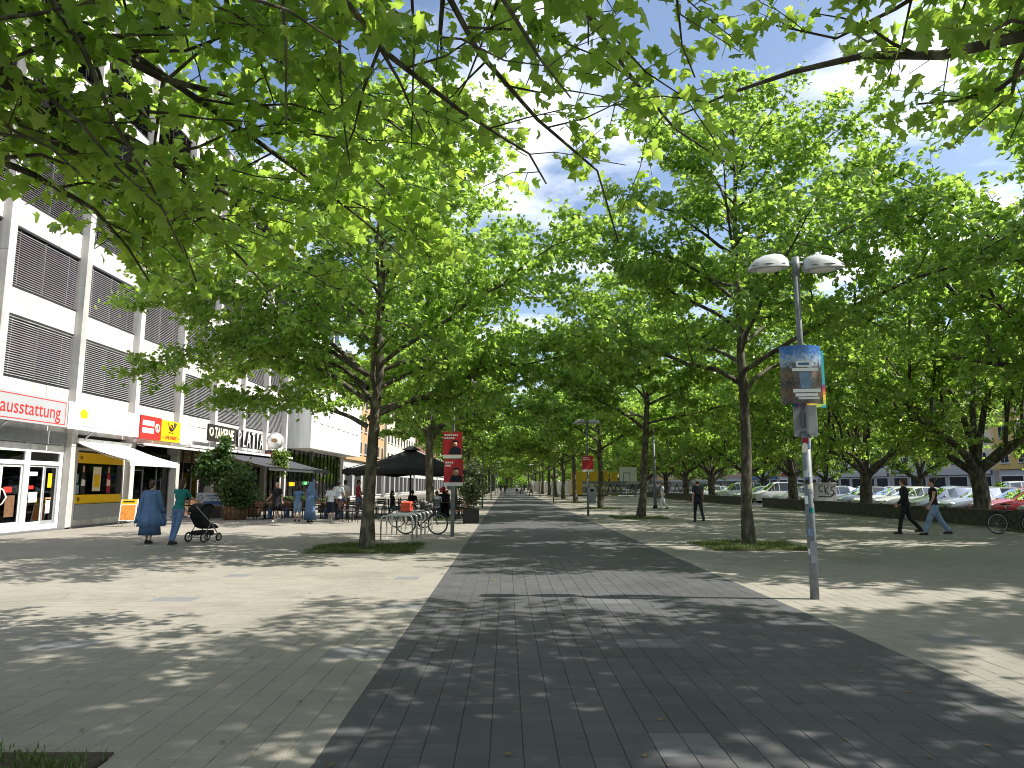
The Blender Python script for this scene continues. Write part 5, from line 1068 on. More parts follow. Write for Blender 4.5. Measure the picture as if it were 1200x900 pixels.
for k in range(14): a = k * 2.4; b.ell((.0 + .16 * math.cos(a) * (k / 14) ** .5 - .05, .12 * math.sin(a) * (k / 14) ** .5, 1.35 + .10 * math.sin(k * 1.3)), (.07, .07, .05), 8, 5)
b.build('blossom', mat('flower_red', (.7, .03, .03), .6, .15, 20), t); b = MB(); b.lathe([(.08, 1.15), (.11, 1.3), (0, 1.3)], 12); b.build('pot', 'ink', t)
# boards
x, y = gp(150, 617); t = thing('pavement_sign', 'yellow and orange A-board standing in front of the post shop', 'pavement sign', (x, y, 0), R(12))
b = MB(); 
for s in (-1, 1): b.tube([(s * .28, -.22, 0), (s * .28, -.02, 1.05)], .014, 6).tube([(s * .28, .22, 0), (s * .28, .02, 1.05)], .014, 6)
b.build('leg', 'steel', t); Q = Matrix.Rotation(R(-10), 3, 'X')
b = MB(); b.box((0, -.115, .62), (.60, .012, .80), M=Q); b.build('board', 'sign_white', t); b = MB(); b.box((0, -.060, .94), (.56, .012, .19), M=Q); b.build('print', 'yellow', t); b = MB(); b.box((0, -.138, .54), (.50, .012, .56), M=Q); o = b.build('print', mat('print_orange', (.72, .27, .05), .5, .35, 9), t)
b = MB(); b.box((0, -.072, .96), (.40, .012, .035), M=Q); b.build('lettering', 'ink', t)
x, y = gp(245, 608); t = thing('menu_board', 'low white and blue menu board on a frame beside the laurel bush', 'menu board', (x, y, 0), R(8))
MB().bb(-.62, .62, -.02, .02, .62, 1.22).build('board', 'sign_grey', t, .005); MB().bb(-.3, .62, -.025, -.02, .66, .82).build('print', 'blue_print', t); b = MB(); b.torus((-.42, -.024, 1.0), .11, .02, (0, 1, 0), 16, 5).bb(-.2, .5, -.026, -.021, 1.05, 1.10).bb(-.05, .45, -.026, -.021, .93, .97); b.build('print', 'robe_blue', t)
b = MB(); b.tube([(-.6, 0, 0), (-.6, 0, .62)], .018, 6).tube([(.6, 0, 0), (.6, 0, .62)], .018, 6).tube([(-.6, 0, .3), (.6, 0, .3)], .014, 6); b.build('frame', 'steel', t); MB().bb(-.5, .5, -.1, .1, .05, .5).build('lower_board', 'chair_dark', t)
for k, (u, v, h) in enumerate(((233.5, 604, 3.4), (261, 606, 3.0))):
    x, y = gp(u, v); t = thing('awning_post', ['white post carrying the awning beside the dark entrance', 'white post with a round ash tray in front of the laurel bush'][k], 'post', (x - .2, y, 0)); b = MB(); b.tube([(0, 0, 0), (0, 0, h)], .045, 10); b.build('pole', 'frame_white', t); b = MB(); b.lathe([(.16, 0), (.16, .03), (.05, .05)], 16); b.build('foot', 'frame_white', t)

# ================================================================== people
def V3(*a): return Vector(a)
def remesh(o, vox, it=4):
    m = o.modifiers.new('skin', 'REMESH'); m.mode = 'VOXEL'; m.voxel_size = vox; m.use_smooth_shade = True
    s = o.modifiers.new('soft', 'SMOOTH'); s.factor = 0.5; s.iterations = it
def hand(parent, wrist, d, fwd, s, side):
    d = Vector(d).normalized(); f = Vector(fwd) - d * Vector(fwd).dot(d); f.normalize(); w = d.cross(f); b = MB()
    M = Matrix((f, w, d)).transposed(); b.box(wrist + d * .045 * s, (.075 * s, .028 * s, .095 * s), M=M)
    b.cap(wrist - d * .03 * s, wrist + d * .02 * s, .024 * s, .028 * s, 8)
    for k, (q, L) in enumerate(((.030, .068), (.010, .078), (-.010, .072), (-.030, .056))):
        p0 = wrist + d * .088 * s + f * q * s; p1 = p0 + (d * .62 + w * side * .25) * L * s * .6; p2 = p1 + (d * .45 + w * side * .55) * L * s * .55; b.tube([p0, p1, p2], [.0095 * s, .009 * s, .007 * s], 6)
    p0 = wrist + d * .03 * s + f * .036 * s; p1 = p0 + (f * .6 + d * .7) * .035 * s; b.tube([p0, p1, p1 + d * .03 * s], [.012 * s, .011 * s, .008 * s], 6)
    return b.build('hand', 'skin', parent)
def person(label, loc, rz, h=1.70, legs=((20, 6), (-14, 22)), arms=((-18, 12, 6), (16, 12, 6)), top=('navy', 'short'), bottom=('denim', 'trousers'), shoes='shoe_dark', hair=('hair_brown', 'short'),
           sit=False, lean=0, fat=1.0, vox=.017, group=None, head_turn=0, extra=None, detail=True, hips=1.0):
    t = thing('person', label, 'person', loc, rz, group); s = h / 1.72
    # joints, +Y ahead; angles in degrees, forward positive
    hipz = .50 if sit else .92
    J = {}; J['pel'] = V3(0, 0, hipz); ln = R(lean)
    def up(d, x=0, y=0): return J['pel'] + V3(x, d * math.sin(ln) + y, d * math.cos(ln))
    J['waist'] = up(.17); J['chest'] = up(.38); J['neck'] = up(.55); J['head'] = up(.70, 0, .02)
    for i, sd in enumerate((-1, 1)):
        a, k = legs[i]; hp = J['pel'] + V3(sd * .088, 0, -.02); kn = hp + V3(sd * .015, .43 * math.sin(R(a)), -.43 * math.cos(R(a))); an = kn + V3(0, .41 * math.sin(R(a - k)), -.41 * math.cos(R(a - k)))
        J['hip', i], J['knee', i], J['ank', i] = hp, kn, an
        sh, el, ab = arms[i]; sp = up(.50, sd * .175); ua = V3(sd * math.sin(R(ab)), math.sin(R(sh)) * math.cos(R(ab)), -math.cos(R(sh)) * math.cos(R(ab))); eb = sp + ua * .285
        fa_ = V3(sd * math.sin(R(ab * .5)), math.sin(R(sh + el)), -math.cos(R(sh + el))).normalized(); wr = eb + fa_ * .25; J['sho', i], J['elb', i], J['wri', i], J['fd', i] = sp, eb, wr, fa_
    dz = -min(J['ank', 0].z, J['ank', 1].z) + .085 if not sit else 0
    for k in J:
        if not (isinstance(k, tuple) and k[0] == 'fd'): J[k] = (J[k] + V3(0, 0, dz)) * s
    hm_ = Matrix.Rotation(R(head_turn), 3, 'Z')
    def seg(b, p, q, ra, rb): b.cap(J[p] if not isinstance(p, Vector) else p, J[q] if not isinstance(q, Vector) else q, ra * s, rb * s)
    def torso(b, g, low=True):
        if low: b.ell(J['pel'] + V3(0, -.01, .03) * s, ((.165 * hips + g) * s * fat, (.115 * hips + g) * s * fat, (.13 + g) * s), 14, 10)
        b.ell(J['waist'], ((.14 + g) * s * fat, (.10 + g) * s * fat, (.16 + g) * s), 14, 10); b.ell(J['chest'] + V3(0, 0, .01) * s, ((.165 + g) * s * fat, (.112 + g) * s * fat, (.19 + g) * s), 14, 10)
        for i in (0, 1): seg(b, up(0) * 0 + J['chest'] + V3(0, 0, .11) * s, J['sho', i] + V3(0, 0, -.01), .085 + g, .06 + g)
    def leg(b, i, g, f=1.0, flare=0):
        an = J['knee', i] + (J['ank', i] - J['knee', i]) * f
        if f > 0: seg(b, ('hip', i), ('knee', i), .088 + g, .058 + g); b.cap(J['knee', i], an, (.056 + g) * s, (.038 + g + flare) * s)
        else: b.cap(J['hip', i], J['hip', i] + (J['knee', i] - J['hip', i]) * (1 + f), (.09 + g) * s, (.075 + g) * s)
    b = MB(); torso(b, -.012); seg(b, 'chest', 'neck', .07, .056); b.cap(J['neck'], J['head'] - V3(0, 0, .03) * s, .054 * s, .058 * s)
    hc = J['head']; b.ell(hc + hm_ @ V3(0, 0, .02) * s, (.076 * s, .094 * s, .112 * s), 14, 10); b.ell(hc + hm_ @ V3(0, .035, -.045) * s, (.055 * s, .058 * s, .065 * s), 10, 8)
    b.cap(hc + hm_ @ V3(0, .090, .01) * s, hc + hm_ @ V3(0, .108, -.022) * s, .012 * s, .017 * s, 6)
    for e in (-1, 1): b.ell(hc + hm_ @ V3(e * .077, -.005, 0) * s, (.014 * s, .024 * s, .034 * s), 8, 6)
    for i in (0, 1):
        leg(b, i, -.006); seg(b, ('sho', i), ('elb', i), .05, .038); seg(b, ('elb', i), ('wri', i), .037, .026)
        b.cap(J['ank', i] + V3(0, -.03, -.03) * s, J['ank', i] + V3(0, .11, -.05) * s, .032 * s, .028 * s)
    body = b.build('body', 'skin', t); remesh(body, vox)
    for i in (0, 1): hand(t, J['wri', i], J['fd', i], (0, 1, 0) if abs(J['fd', i].y) < .8 else (0, 0, 1), s, -1 if i else 1)
    if detail:
        for e in (-1, 1): b = MB(); b.ell(hc + hm_ @ V3(e * .032, .088, .02) * s, (.013 * s, .008 * s, .007 * s), 8, 6); b.build('eye', 'hair_black', t)
        b = MB(); b.ell(hc + hm_ @ V3(0, .091, -.055) * s, (.024 * s, .008 * s, .007 * s), 8, 6); b.build('mouth', 'shirt_red', t)
    # clothes
    tm, sl = top; b = MB(); torso(b, .010, True)
    for i in (0, 1):
        if sl == 'short': b.cap(J['sho', i], J['sho', i] + (J['elb', i] - J['sho', i]) * .62, .066 * s, .058 * s)
        elif sl == 'long': seg(b, ('sho', i), ('elb', i), .066, .052); seg(b, ('elb', i), ('wri', i), .052, .042)
        elif sl == 'none': b.cap(J['sho', i] + V3(-.02 * (-1 if i == 0 else 1), 0, .02) * s, J['chest'], .045 * s, .09 * s)
    o = b.build('top', tm, t); remesh(o, vox)
    bm_, kd = bottom; b = MB()
    if kd in ('trousers', 'shorts', 'baggy'):
        b.ell(J['pel'] + V3(0, -.01, .01) * s, (.178 * s * fat * hips, .125 * s * fat * hips, .13 * s), 14, 10)
        for i in (0, 1):
            if kd == 'shorts': leg(b, i, .022, 0.0 if True else 1); b.cap(J['hip', i], J['knee', i], .10 * s, .075 * s)
            else: leg(b, i, .028 if kd == 'baggy' else .012, .90 if kd == 'baggy' else .97, .006 if kd == 'baggy' else .01)
        o = b.build('trousers', bm_, t); remesh(o, vox)
    elif kd in ('skirt', 'robe', 'dress', 'long_skirt'):
        z1 = {'skirt': .52, 'robe': .10, 'dress': .50, 'long_skirt': .24}[kd] * s; z0 = J['waist'].z + .05 * s; st = (J['ank', 0].y - J['ank', 1].y); ph = len(label)
        prof = [(.155 * s * fat, z0), (.185 * s * fat, J['pel'].z), (.205 * s * fat, (J['pel'].z + z1) / 2), (.235 * s * fat, z1), (.225 * s * fat, z1 + .01), (.15 * s * fat, J['pel'].z - .02), (.0, J['pel'].z)]
        b.lathe(prof, 32, (0, J['pel'].y * .5, 0), sy=.82 + abs(st) * .3, fold=lambda a, f: 1 + (.07 * math.sin(a * 7 + ph) + .04 * math.sin(a * 13)) * min(1, f * 1.4)); b.build('skirt', bm_, t)
    for i in (0, 1):
        b = MB(); f = J['ank', i]; b.cap(f + V3(0, -.045, -.045) * s, f + V3(0, .13, -.055) * s, .042 * s, .034 * s); b.ell(f + V3(0, -.02, -.02) * s, (.042 * s, .055 * s, .045 * s), 10, 6); sh_ = b.build('shoe', shoes, t); b = MB(); b.box(f + V3(0, .045, -.08) * s, (.08 * s, .27 * s, .02 * s)); b.build('sole', 'shoe_dark' if shoes != 'shoe_white' else 'shoe_white', sh_, .006)
    hmn, hk = hair; b = MB()
    b.ell(hc + hm_ @ V3(0, -.018, .045) * s, (.088 * s, .098 * s, .108 * s), 14, 10)
    if hk == 'long': b.cap(hc + hm_ @ V3(0, -.055, .02) * s, hc + hm_ @ V3(0, -.085, -.2) * s, .075 * s, .06 * s); b.cap(hc + hm_ @ V3(.05, -.03, -.02) * s, hc + hm_ @ V3(.06, -.05, -.16) * s, .04 * s, .03 * s); b.cap(hc + hm_ @ V3(-.05, -.03, -.02) * s, hc + hm_ @ V3(-.06, -.05, -.16) * s, .04 * s, .03 * s)
    elif hk == 'mid': b.cap(hc + hm_ @ V3(0, -.05, .02) * s, hc + hm_ @ V3(0, -.06, -.08) * s, .085 * s, .07 * s)
    elif hk == 'bun': b.ell(hc + hm_ @ V3(0, -.06, .13) * s, (.05 * s, .05 * s, .045 * s), 10, 6); b.cap(hc + V3(0, -.05, .0) * s, hc + V3(0, -.06, -.05) * s, .06 * s, .04 * s)
    elif hk == 'short': b.cap(hc + hm_ @ V3(0, -.045, .02) * s, hc + hm_ @ V3(0, -.05, -.045) * s, .07 * s, .055 * s)
    if hk == 'scarf':
        b.ell(hc + V3(0, -.01, .02) * s, (.105 * s, .118 * s, .14 * s), 14, 10); b.cap(hc + V3(0, -.05, -.05) * s, J['chest'] + V3(0, -.03, .08) * s, .10 * s, .17 * s); b.build('headscarf', hmn, t); 
    elif hk == 'cap':
        o = b.build('hair', 'hair_brown', t); b = MB(); b.ell(hc + V3(0, -.01, .075) * s, (.098 * s, .108 * s, .085 * s), 14, 8); b.ell(hc + V3(0, .02, .06) * s, (.13 * s, .15 * s, .018 * s), 14, 6); b.build('hat', hmn, t)
    else: o = b.build('hair', hmn, t); remesh(o, .014, 3)
    if extra: extra(t, J, s)
    return t
def facing(dx, dy): return math.atan2(-dx, dy)
def drape_coat(t, J, s):          # the wide open coat of the woman in blue
    b = MB(); z0 = J['neck'].z - .02 * s; fx = lambda a, f: 1 + (.16 * math.sin(a * 3 + 1.1) + .09 * math.sin(a * 7 + .4) + .05 * math.sin(a * 12)) * f
    b.lathe([(.075 * s, z0 + .03), (.13 * s, z0 - .02), (.19 * s, z0 - .09 * s), (.205 * s, z0 - .28 * s), (.225 * s, z0 - .5 * s), (.28 * s, z0 - .75 * s), (.36 * s, z0 - .98 * s), (.345 * s, z0 - .98 * s), (.20 * s, z0 - .5 * s), (0, z0 - .2 * s)], 44, (0, -.02, 0), sy=.76, fold=fx); b.build('coat', 'robe_blue', t)
    for i in (0, 1):
        b = MB(); b.cap(J['sho', i] + V3(0, 0, -.01), J['elb', i], .085 * s, .075 * s); b.cap(J['elb', i], J['wri', i], .075 * s, .08 * s); o = b.build('sleeve', 'robe_blue', t); remesh(o, .016)
    b = MB(); b.torus((0, J['neck'].y - .01, J['neck'].z + .0), .075 * s, .028 * s, (0, 0, 1), 18, 6); b.build('collar', 'robe_blue', t)
    b = MB(); b.lathe([(.02, 0), (.06, -.1), (.10, -.3), (.13, -.46), (0, -.42)], 16, J['wri', 0] + V3(-.03, -.04, .12), sy=.45, fold=lambda a, q: 1 + .2 * math.sin(a * 5) * q); b.build('shawl_end', 'robe_blue', t)
    b = MB(); b.lathe([(.015, 0), (.07, -.12), (.11, -.3), (.09, -.4), (0, -.42)], 14, J['wri', 1] + V3(.02, 0, -.02), sy=.5, fold=lambda a, q: 1 + .12 * math.sin(a * 4) * q); b.build('carrier_bag', 'robe_blue', t)
def backpack(m):
    def f(t, J, s):
        c = J['chest'] + V3(0, -.20, -.04) * s; b = MB(); b.ell(c, (.15 * s, .10 * s, .23 * s), 14, 10); o = b.build('backpack', m, t); b = MB(); b.ell(c + V3(0, -.08, -.08) * s, (.11 * s, .05 * s, .10 * s), 12, 8); b.build('pocket', m, o)
        b = MB()
        for e in (-1, 1): b.tube([c + V3(e * .09, .05, .2) * s, J['chest'] + V3(e * .11, .0, .21) * s, J['chest'] + V3(e * .12, .135, .06) * s, c + V3(e * .12, .1, -.15) * s], .016 * s, 6)
        b.build('strap', m, o)
    return f
def bag(m, side=1):
    def f(t, J, s):
        w = J['wri', side] + J['fd', side] * .1 * s; b = MB(); b.lathe([(.02, 0), (.10, -.08), (.14, -.22), (.12, -.34), (.0, -.36)], 12, w, sy=.5, fold=lambda a, q: 1 + .1 * math.sin(a * 4)); o = b.build('carrier_bag', m, t); b = MB(); b.tube([w + V3(0, 0, .02), w + V3(0, 0, -.06)], .008, 5); b.build('bag_handle', m, o)
    return f
def at_px(u, v, z=0): x, y = gp(u, v); return (x, y, z)
away = facing(-.25, 1)
person('person in a wide blue coat and long skirt walking away past the shops', at_px(174, 637), facing(-.1, 1), 1.66, ((12, 8), (-8, 12)), ((-6, 20, 14), (6, 18, 14)), ('robe_blue', 'long'), ('robe_blue', 'long_skirt'), 'shoe_dark', ('hair_brown', 'short'), fat=1.25, extra=drape_coat, head_turn=-18, vox=.016)
tw_ = facing(.35, 1)
tealp = person('person in a teal T-shirt and jeans pushing a black pushchair', at_px(207, 638), tw_, 1.70, ((-4, 8), (-16, 6)), ((42, 28, 4), (46, 26, 4)), ('teal', 'short'), ('denim', 'trousers'), 'shoe_dark', ('hair_brown', 'mid'), lean=6, vox=.015, hips=1.06)
x, y = gp(318, 611)
person('blond person in a black dress walking across the terrace towards the camera', (x + .2, y, 0), facing(-.35, -1), 1.68, ((18, 4), (-16, 26)), ((-14, 10, 10), (20, 30, 12)), ('black_cloth', 'short'), ('black_cloth', 'dress'), 'shoe_white', ('hair_blond', 'long'), vox=.016, head_turn=8)
person('person in a blue T-shirt and shorts bending beside the terrace chairs', at_px(348, 611), facing(-.2, 1), 1.52, ((8, 10), (-2, 8)), ((40, 10, 6), (60, 10, 20)), ('robe_blue', 'short'), ('denim_light', 'shorts'), 'shoe_dark', ('hair_black', 'mid'), lean=16)
person('person in a long blue robe and headscarf standing by the terrace', at_px(363, 612), facing(.3, 1), 1.64, ((2, 2), (-2, 2)), ((10, 40, 8), (14, 50, 8)), ('robe_blue', 'long'), ('robe_blue', 'robe'), 'shoe_dark', ('robe_blue', 'scarf'), fat=1.15)
person('person in a pale blue top and dark skirt walking away on the terrace', at_px(387, 611), facing(-.1, 1), 1.55, ((16, 6), (-14, 20)), ((-20, 14, 12), (16, 20, 12)), ('shirt_white', 'short'), ('navy', 'shorts'), 'shoe_white', ('hair_black', 'bun'), fat=1.05)
person('person in a light blue shirt and black trousers walking away on the terrace', at_px(395.5, 609), facing(.15, 1), 1.74, ((14, 6), (-12, 18)), ((-14, 10, 14), (14, 16, 14)), ('shirt_white', 'short'), ('navy', 'trousers'), 'shoe_dark', ('hair_black', 'short'))
person('person in a grey-white shirt and dark trousers next to the light blue shirt', at_px(403.5, 608), facing(.3, 1), 1.78, ((-8, 10), (14, 6)), ((12, 30, 10), (-12, 16, 10)), ('pale_grey', 'short'), ('denim', 'trousers'), 'shoe_dark', ('hair_black', 'short'))
person('person in a dark red shirt and jeans at the terrace edge', at_px(419, 607), facing(1, .4), 1.76, ((4, 4), (-4, 6)), ((16, 50, 6), (6, 20, 6)), ('shirt_red', 'short'), ('denim', 'trousers'), 'shoe_dark', ('hair_brown', 'short'))
for k, (x, y, rz, tp2, hr2, lab) in enumerate(((-5.62, 35.6, R(-84), 'black_cloth', ('hair_black', 'long'), 'person with long black hair sitting under the black parasol'), (-5.0, 38.15, R(3), 'navy', ('hair_brown', 'short'), 'person in navy sitting at a table behind the parasol pole'), (-3.4, 34.92, R(3), 'shirt_white', ('hair_brown', 'short'), 'person in a white shirt sitting under the parasol edge'), (-7.22, 35.6, R(-84), 'robe_blue', ('hair_blond', 'mid'), 'blond person in blue sitting at the outer parasol table'), (-2.62 - .6, 38.8, R(-84), 'shirt_red', ('hair_black', 'short'), 'person in dark red sitting behind the red posters'))):
    person(lab, (x, y, 0), rz, 1.68, ((86, 84), (84, 88)), ((30, 60, 8), (34, 56, 8)), (tp2, 'short'), ('denim', 'trousers'), 'shoe_dark', hr2, sit=True, lean=-4)
person('person in black with a cap and backpack walking away past the grass patch', at_px(819, 612), facing(-.05, 1), 1.78, ((16, 8), (-10, 26)), ((-14, 14, 10), (14, 18, 12)), ('navy', 'short'), ('navy', 'trousers'), 'shoe_dark', ('pale_grey', 'cap'), extra=backpack('ink'), vox=.016)
person('person dressed all in black carrying a pale bag along the wall', at_px(1063, 626), facing(-1, .55), 1.78, ((18, 8), (-16, 24)), ((8, 30, 8), (-10, 12, 6)), ('black_cloth', 'long'), ('black_cloth', 'trousers'), 'shoe_dark', ('hair_brown', 'short'), fat=1.15, extra=bag('pale_grey', 1), vox=.015, head_turn=-20)
person('person in a black tank top and baggy blue jeans striding along the wall', at_px(1097, 627), facing(-1, .25), 1.80, ((26, 6), (-24, 10)), ((14, 16, 8), (-24, 24, 10)), ('black_cloth', 'none'), ('denim_light', 'baggy'), 'shoe_dark', ('hair_black', 'bun'), vox=.015, hips=1.08)
for k, (x, y, tp2, dr) in enumerate(((-1.0, 118, 'navy', 0), (-.3, 119, 'black_cloth', 0), (1.6, 112, 'shirt_white', 1), (2.3, 112.5, 'navy', 1), (3.0, 124, 'black_cloth', 0), (3.5, 105, 'ink', 1), (2.6, 130, 'denim', 0), (10.2, 47, 'shirt_white', 1))):
    person('distant %s person on the %s' % ({'navy': 'navy-clad', 'black_cloth': 'black-clad', 'shirt_white': 'white-shirted', 'ink': 'dark-dressed', 'denim': 'blue-clad'}[tp2], 'plaza beyond the leaning tree' if y < 60 else 'far end of the dark path'), (x, y, 0), facing(0, 1 if dr else -1) + .2 * k, 1.72, ((14, 6), (-12, 18)), ((-14, 14, 8), (14, 14, 8)), (tp2, 'short'), ('navy' if y > 60 else 'shirt_white', 'trousers'), 'shoe_dark', ('hair_brown', 'short'), vox=.03, detail=False, group='people far down the path')
for k, (u, v, dx_, tp2, hr2, lab) in enumerate(((305, 609, .65, 'shirt_white', ('hair_brown', 'mid'), 'person in a white top sitting at the table beside the laurel bush'), (338, 607, -.65, 'navy', ('hair_brown', 'short'), 'person in navy sitting at a wooden table of the tavern terrace'), (372, 608, .65, 'teal', ('hair_black', 'long'), 'person in teal sitting behind the blue robe'), (402, 609, -.65, 'shirt_red', ('hair_blond', 'mid'), 'blond person in dark red sitting behind the walking group'))):
    x, y = gp(u, v); person(lab, (x + dx_, y + .6, 0), R(90) if dx_ > 0 else R(-90), 1.68, ((86, 84), (84, 88)), ((30, 60, 8), (34, 56, 8)), (tp2, 'short'), ('denim', 'trousers'), 'shoe_dark', hr2, sit=True, lean=-4)
# pushchair
d = Vector((math.sin(-tw_), math.cos(-tw_), 0)) if False else Vector((-math.sin(tw_), math.cos(tw_), 0)); px, py = gp(207, 638)
t = thing('pushchair', 'black pushchair with grey spoked wheels pushed past the shops', 'pushchair', (px + d.x * .98, py + d.y * .98, 0), tw_)
for (x, y, r) in ((-.27, -.28, .145), (.27, -.28, .145), (-.2, .38, .12), (.2, .38, .12)):
    b = MB(); b.torus((x, y, r), r - .02, .02, (1, 0, 0), 22, 8); w = b.build('wheel', 'rubber', t); b = MB(); b.torus((x, y, r), r - .045, .008, (1, 0, 0), 20, 5)
    for k in range(5): a = k * 1.257; b.tube([(x, y, r), (x, y + math.cos(a) * (r - .045), r + math.sin(a) * (r - .045))], .007, 5)
    b.tube([(x - .03, y, r), (x + .03, y, r)], .02, 8); b.build('rim', 'steel', w)
b = MB()
for s in (-.24, .24): b.tube([(s, -.62, 1.02), (s, -.45, .88), (s, .05, .48), (s * .9, .38, .14)], .015, 8).tube([(s * 1.1, -.28, .15), (s, -.02, .52)], .013, 8).tube([(s * 1.1, -.28, .15), (s * .9, .36, .2)], .010, 6)
b.tube([(-.27, -.28, .145), (.27, -.28, .145)], .011, 6); b.build('frame', 'grey_metal', t)
b = MB(); b.tube([(-.24, -.62, 1.02), (-.1, -.66, 1.03), (.1, -.66, 1.03), (.24, -.62, 1.02)], .019, 8); b.build('handle', 'plastic_black', t)
b = MB(); b.prism([(-.38, .72), (-.30, .98), (-.05, 1.06), (.12, .92), (.06, .74), (-.02, .55), (.25, .48), (.36, .42), (.38, .36), (.0, .36), (-.16, .42)], .40, 'x', -.20); b.build('seat_shell', 'black_cloth', t, .03)
b = MB(); b.add([(x, -.12 + .30 * math.cos(a), .78 + .30 * math.sin(a)) for x in (-.225, -.1, .1, .225) for a in np.linspace(R(35), R(170), 8)], [(i * 8 + k, i * 8 + k + 1, i * 8 + k + 9, i * 8 + k + 8) for i in range(3) for k in range(7)], True); b.build('hood', 'black_cloth', t)
b = MB(); b.bb(-.2, .2, -.3, .2, .2, .32); b.build('basket', 'black_cloth', t, .03); b = MB(); b.bb(-.18, .18, .36, .46, .16, .2); b.build('footrest', 'plastic_black', t, .01)

# ================================================================== low wall and car park
def moss_mat():
    m = mat('mossy_concrete', (.040, .042, .026), .9, .3, 4, .4, 40, col2=(.10, .095, .07)); return m
moss_mat()
def wall(lab, y0, y1):
    t = thing('low_wall', lab, 'wall', (18.75, y0, 0)); n = max(1, round((y1 - y0) / 2.4)); w = (y1 - y0) / n
    blk_m = MB().bb(-.17, .17, .006, w - .006, 0, .56).mesh('block'); cop = MB().bb(-.21, .21, .004, w - .004, .56, .65).mesh('coping')
    for k in range(n): o = obj('block', blk_m, 'mossy_concrete', t); o.location = (0, k * w, 0); c = obj('coping', cop, 'mossy_concrete', t); c.location = (random.uniform(-.006, .006), k * w, random.uniform(-.004, .004))
wall('low mossy concrete wall beside the thick old trees', 4, 52.2); wall('far stretch of low mossy wall beyond the gap', 56, 96)
t = thing('utility_box', 'pale concrete box with black scrawled graffiti behind the low wall', 'utility box', (19.55, 43.9, 0)); MB().bb(-.68, .68, 0, .7, 0, 1.62).build('body', 'concrete_pillar', t, .02); MB().bb(-.74, .74, -.05, .75, 1.62, 1.72).build('lid', 'concrete_white', t, .02)
def scrawl(t, strokes, w, y):
    b = MB()
    for st in strokes:
        for i in range(len(st) - 1):
            (a, c), (e_, f_) = st[i], st[i + 1]; L = math.hypot(e_ - a, f_ - c); nx, nz = -(f_ - c) / L * w / 2, (e_ - a) / L * w / 2; b.add([(a + nx, y, c + nz), (a - nx, y, c - nz), (e_ - nx, y, f_ - nz), (e_ + nx, y, f_ + nz)], [(0, 1, 2, 3)])
    b.build('graffiti', 'ink', t)
scrawl(t, [[(-.15, 1.50), (-.3, 1.54), (-.42, 1.40), (-.36, 1.20), (-.18, 1.18)], [(-.05, 1.55), (-.02, 1.0)], [(.2, 1.50), (-.03, 1.28), (.2, .98)], [(.55, 1.48), (.36, 1.45), (.34, 1.30), (.52, 1.18), (.48, 1.0), (.28, .98)], [(-.5, .9), (.3, .86), (.6, 1.1)]], .06, -.003)

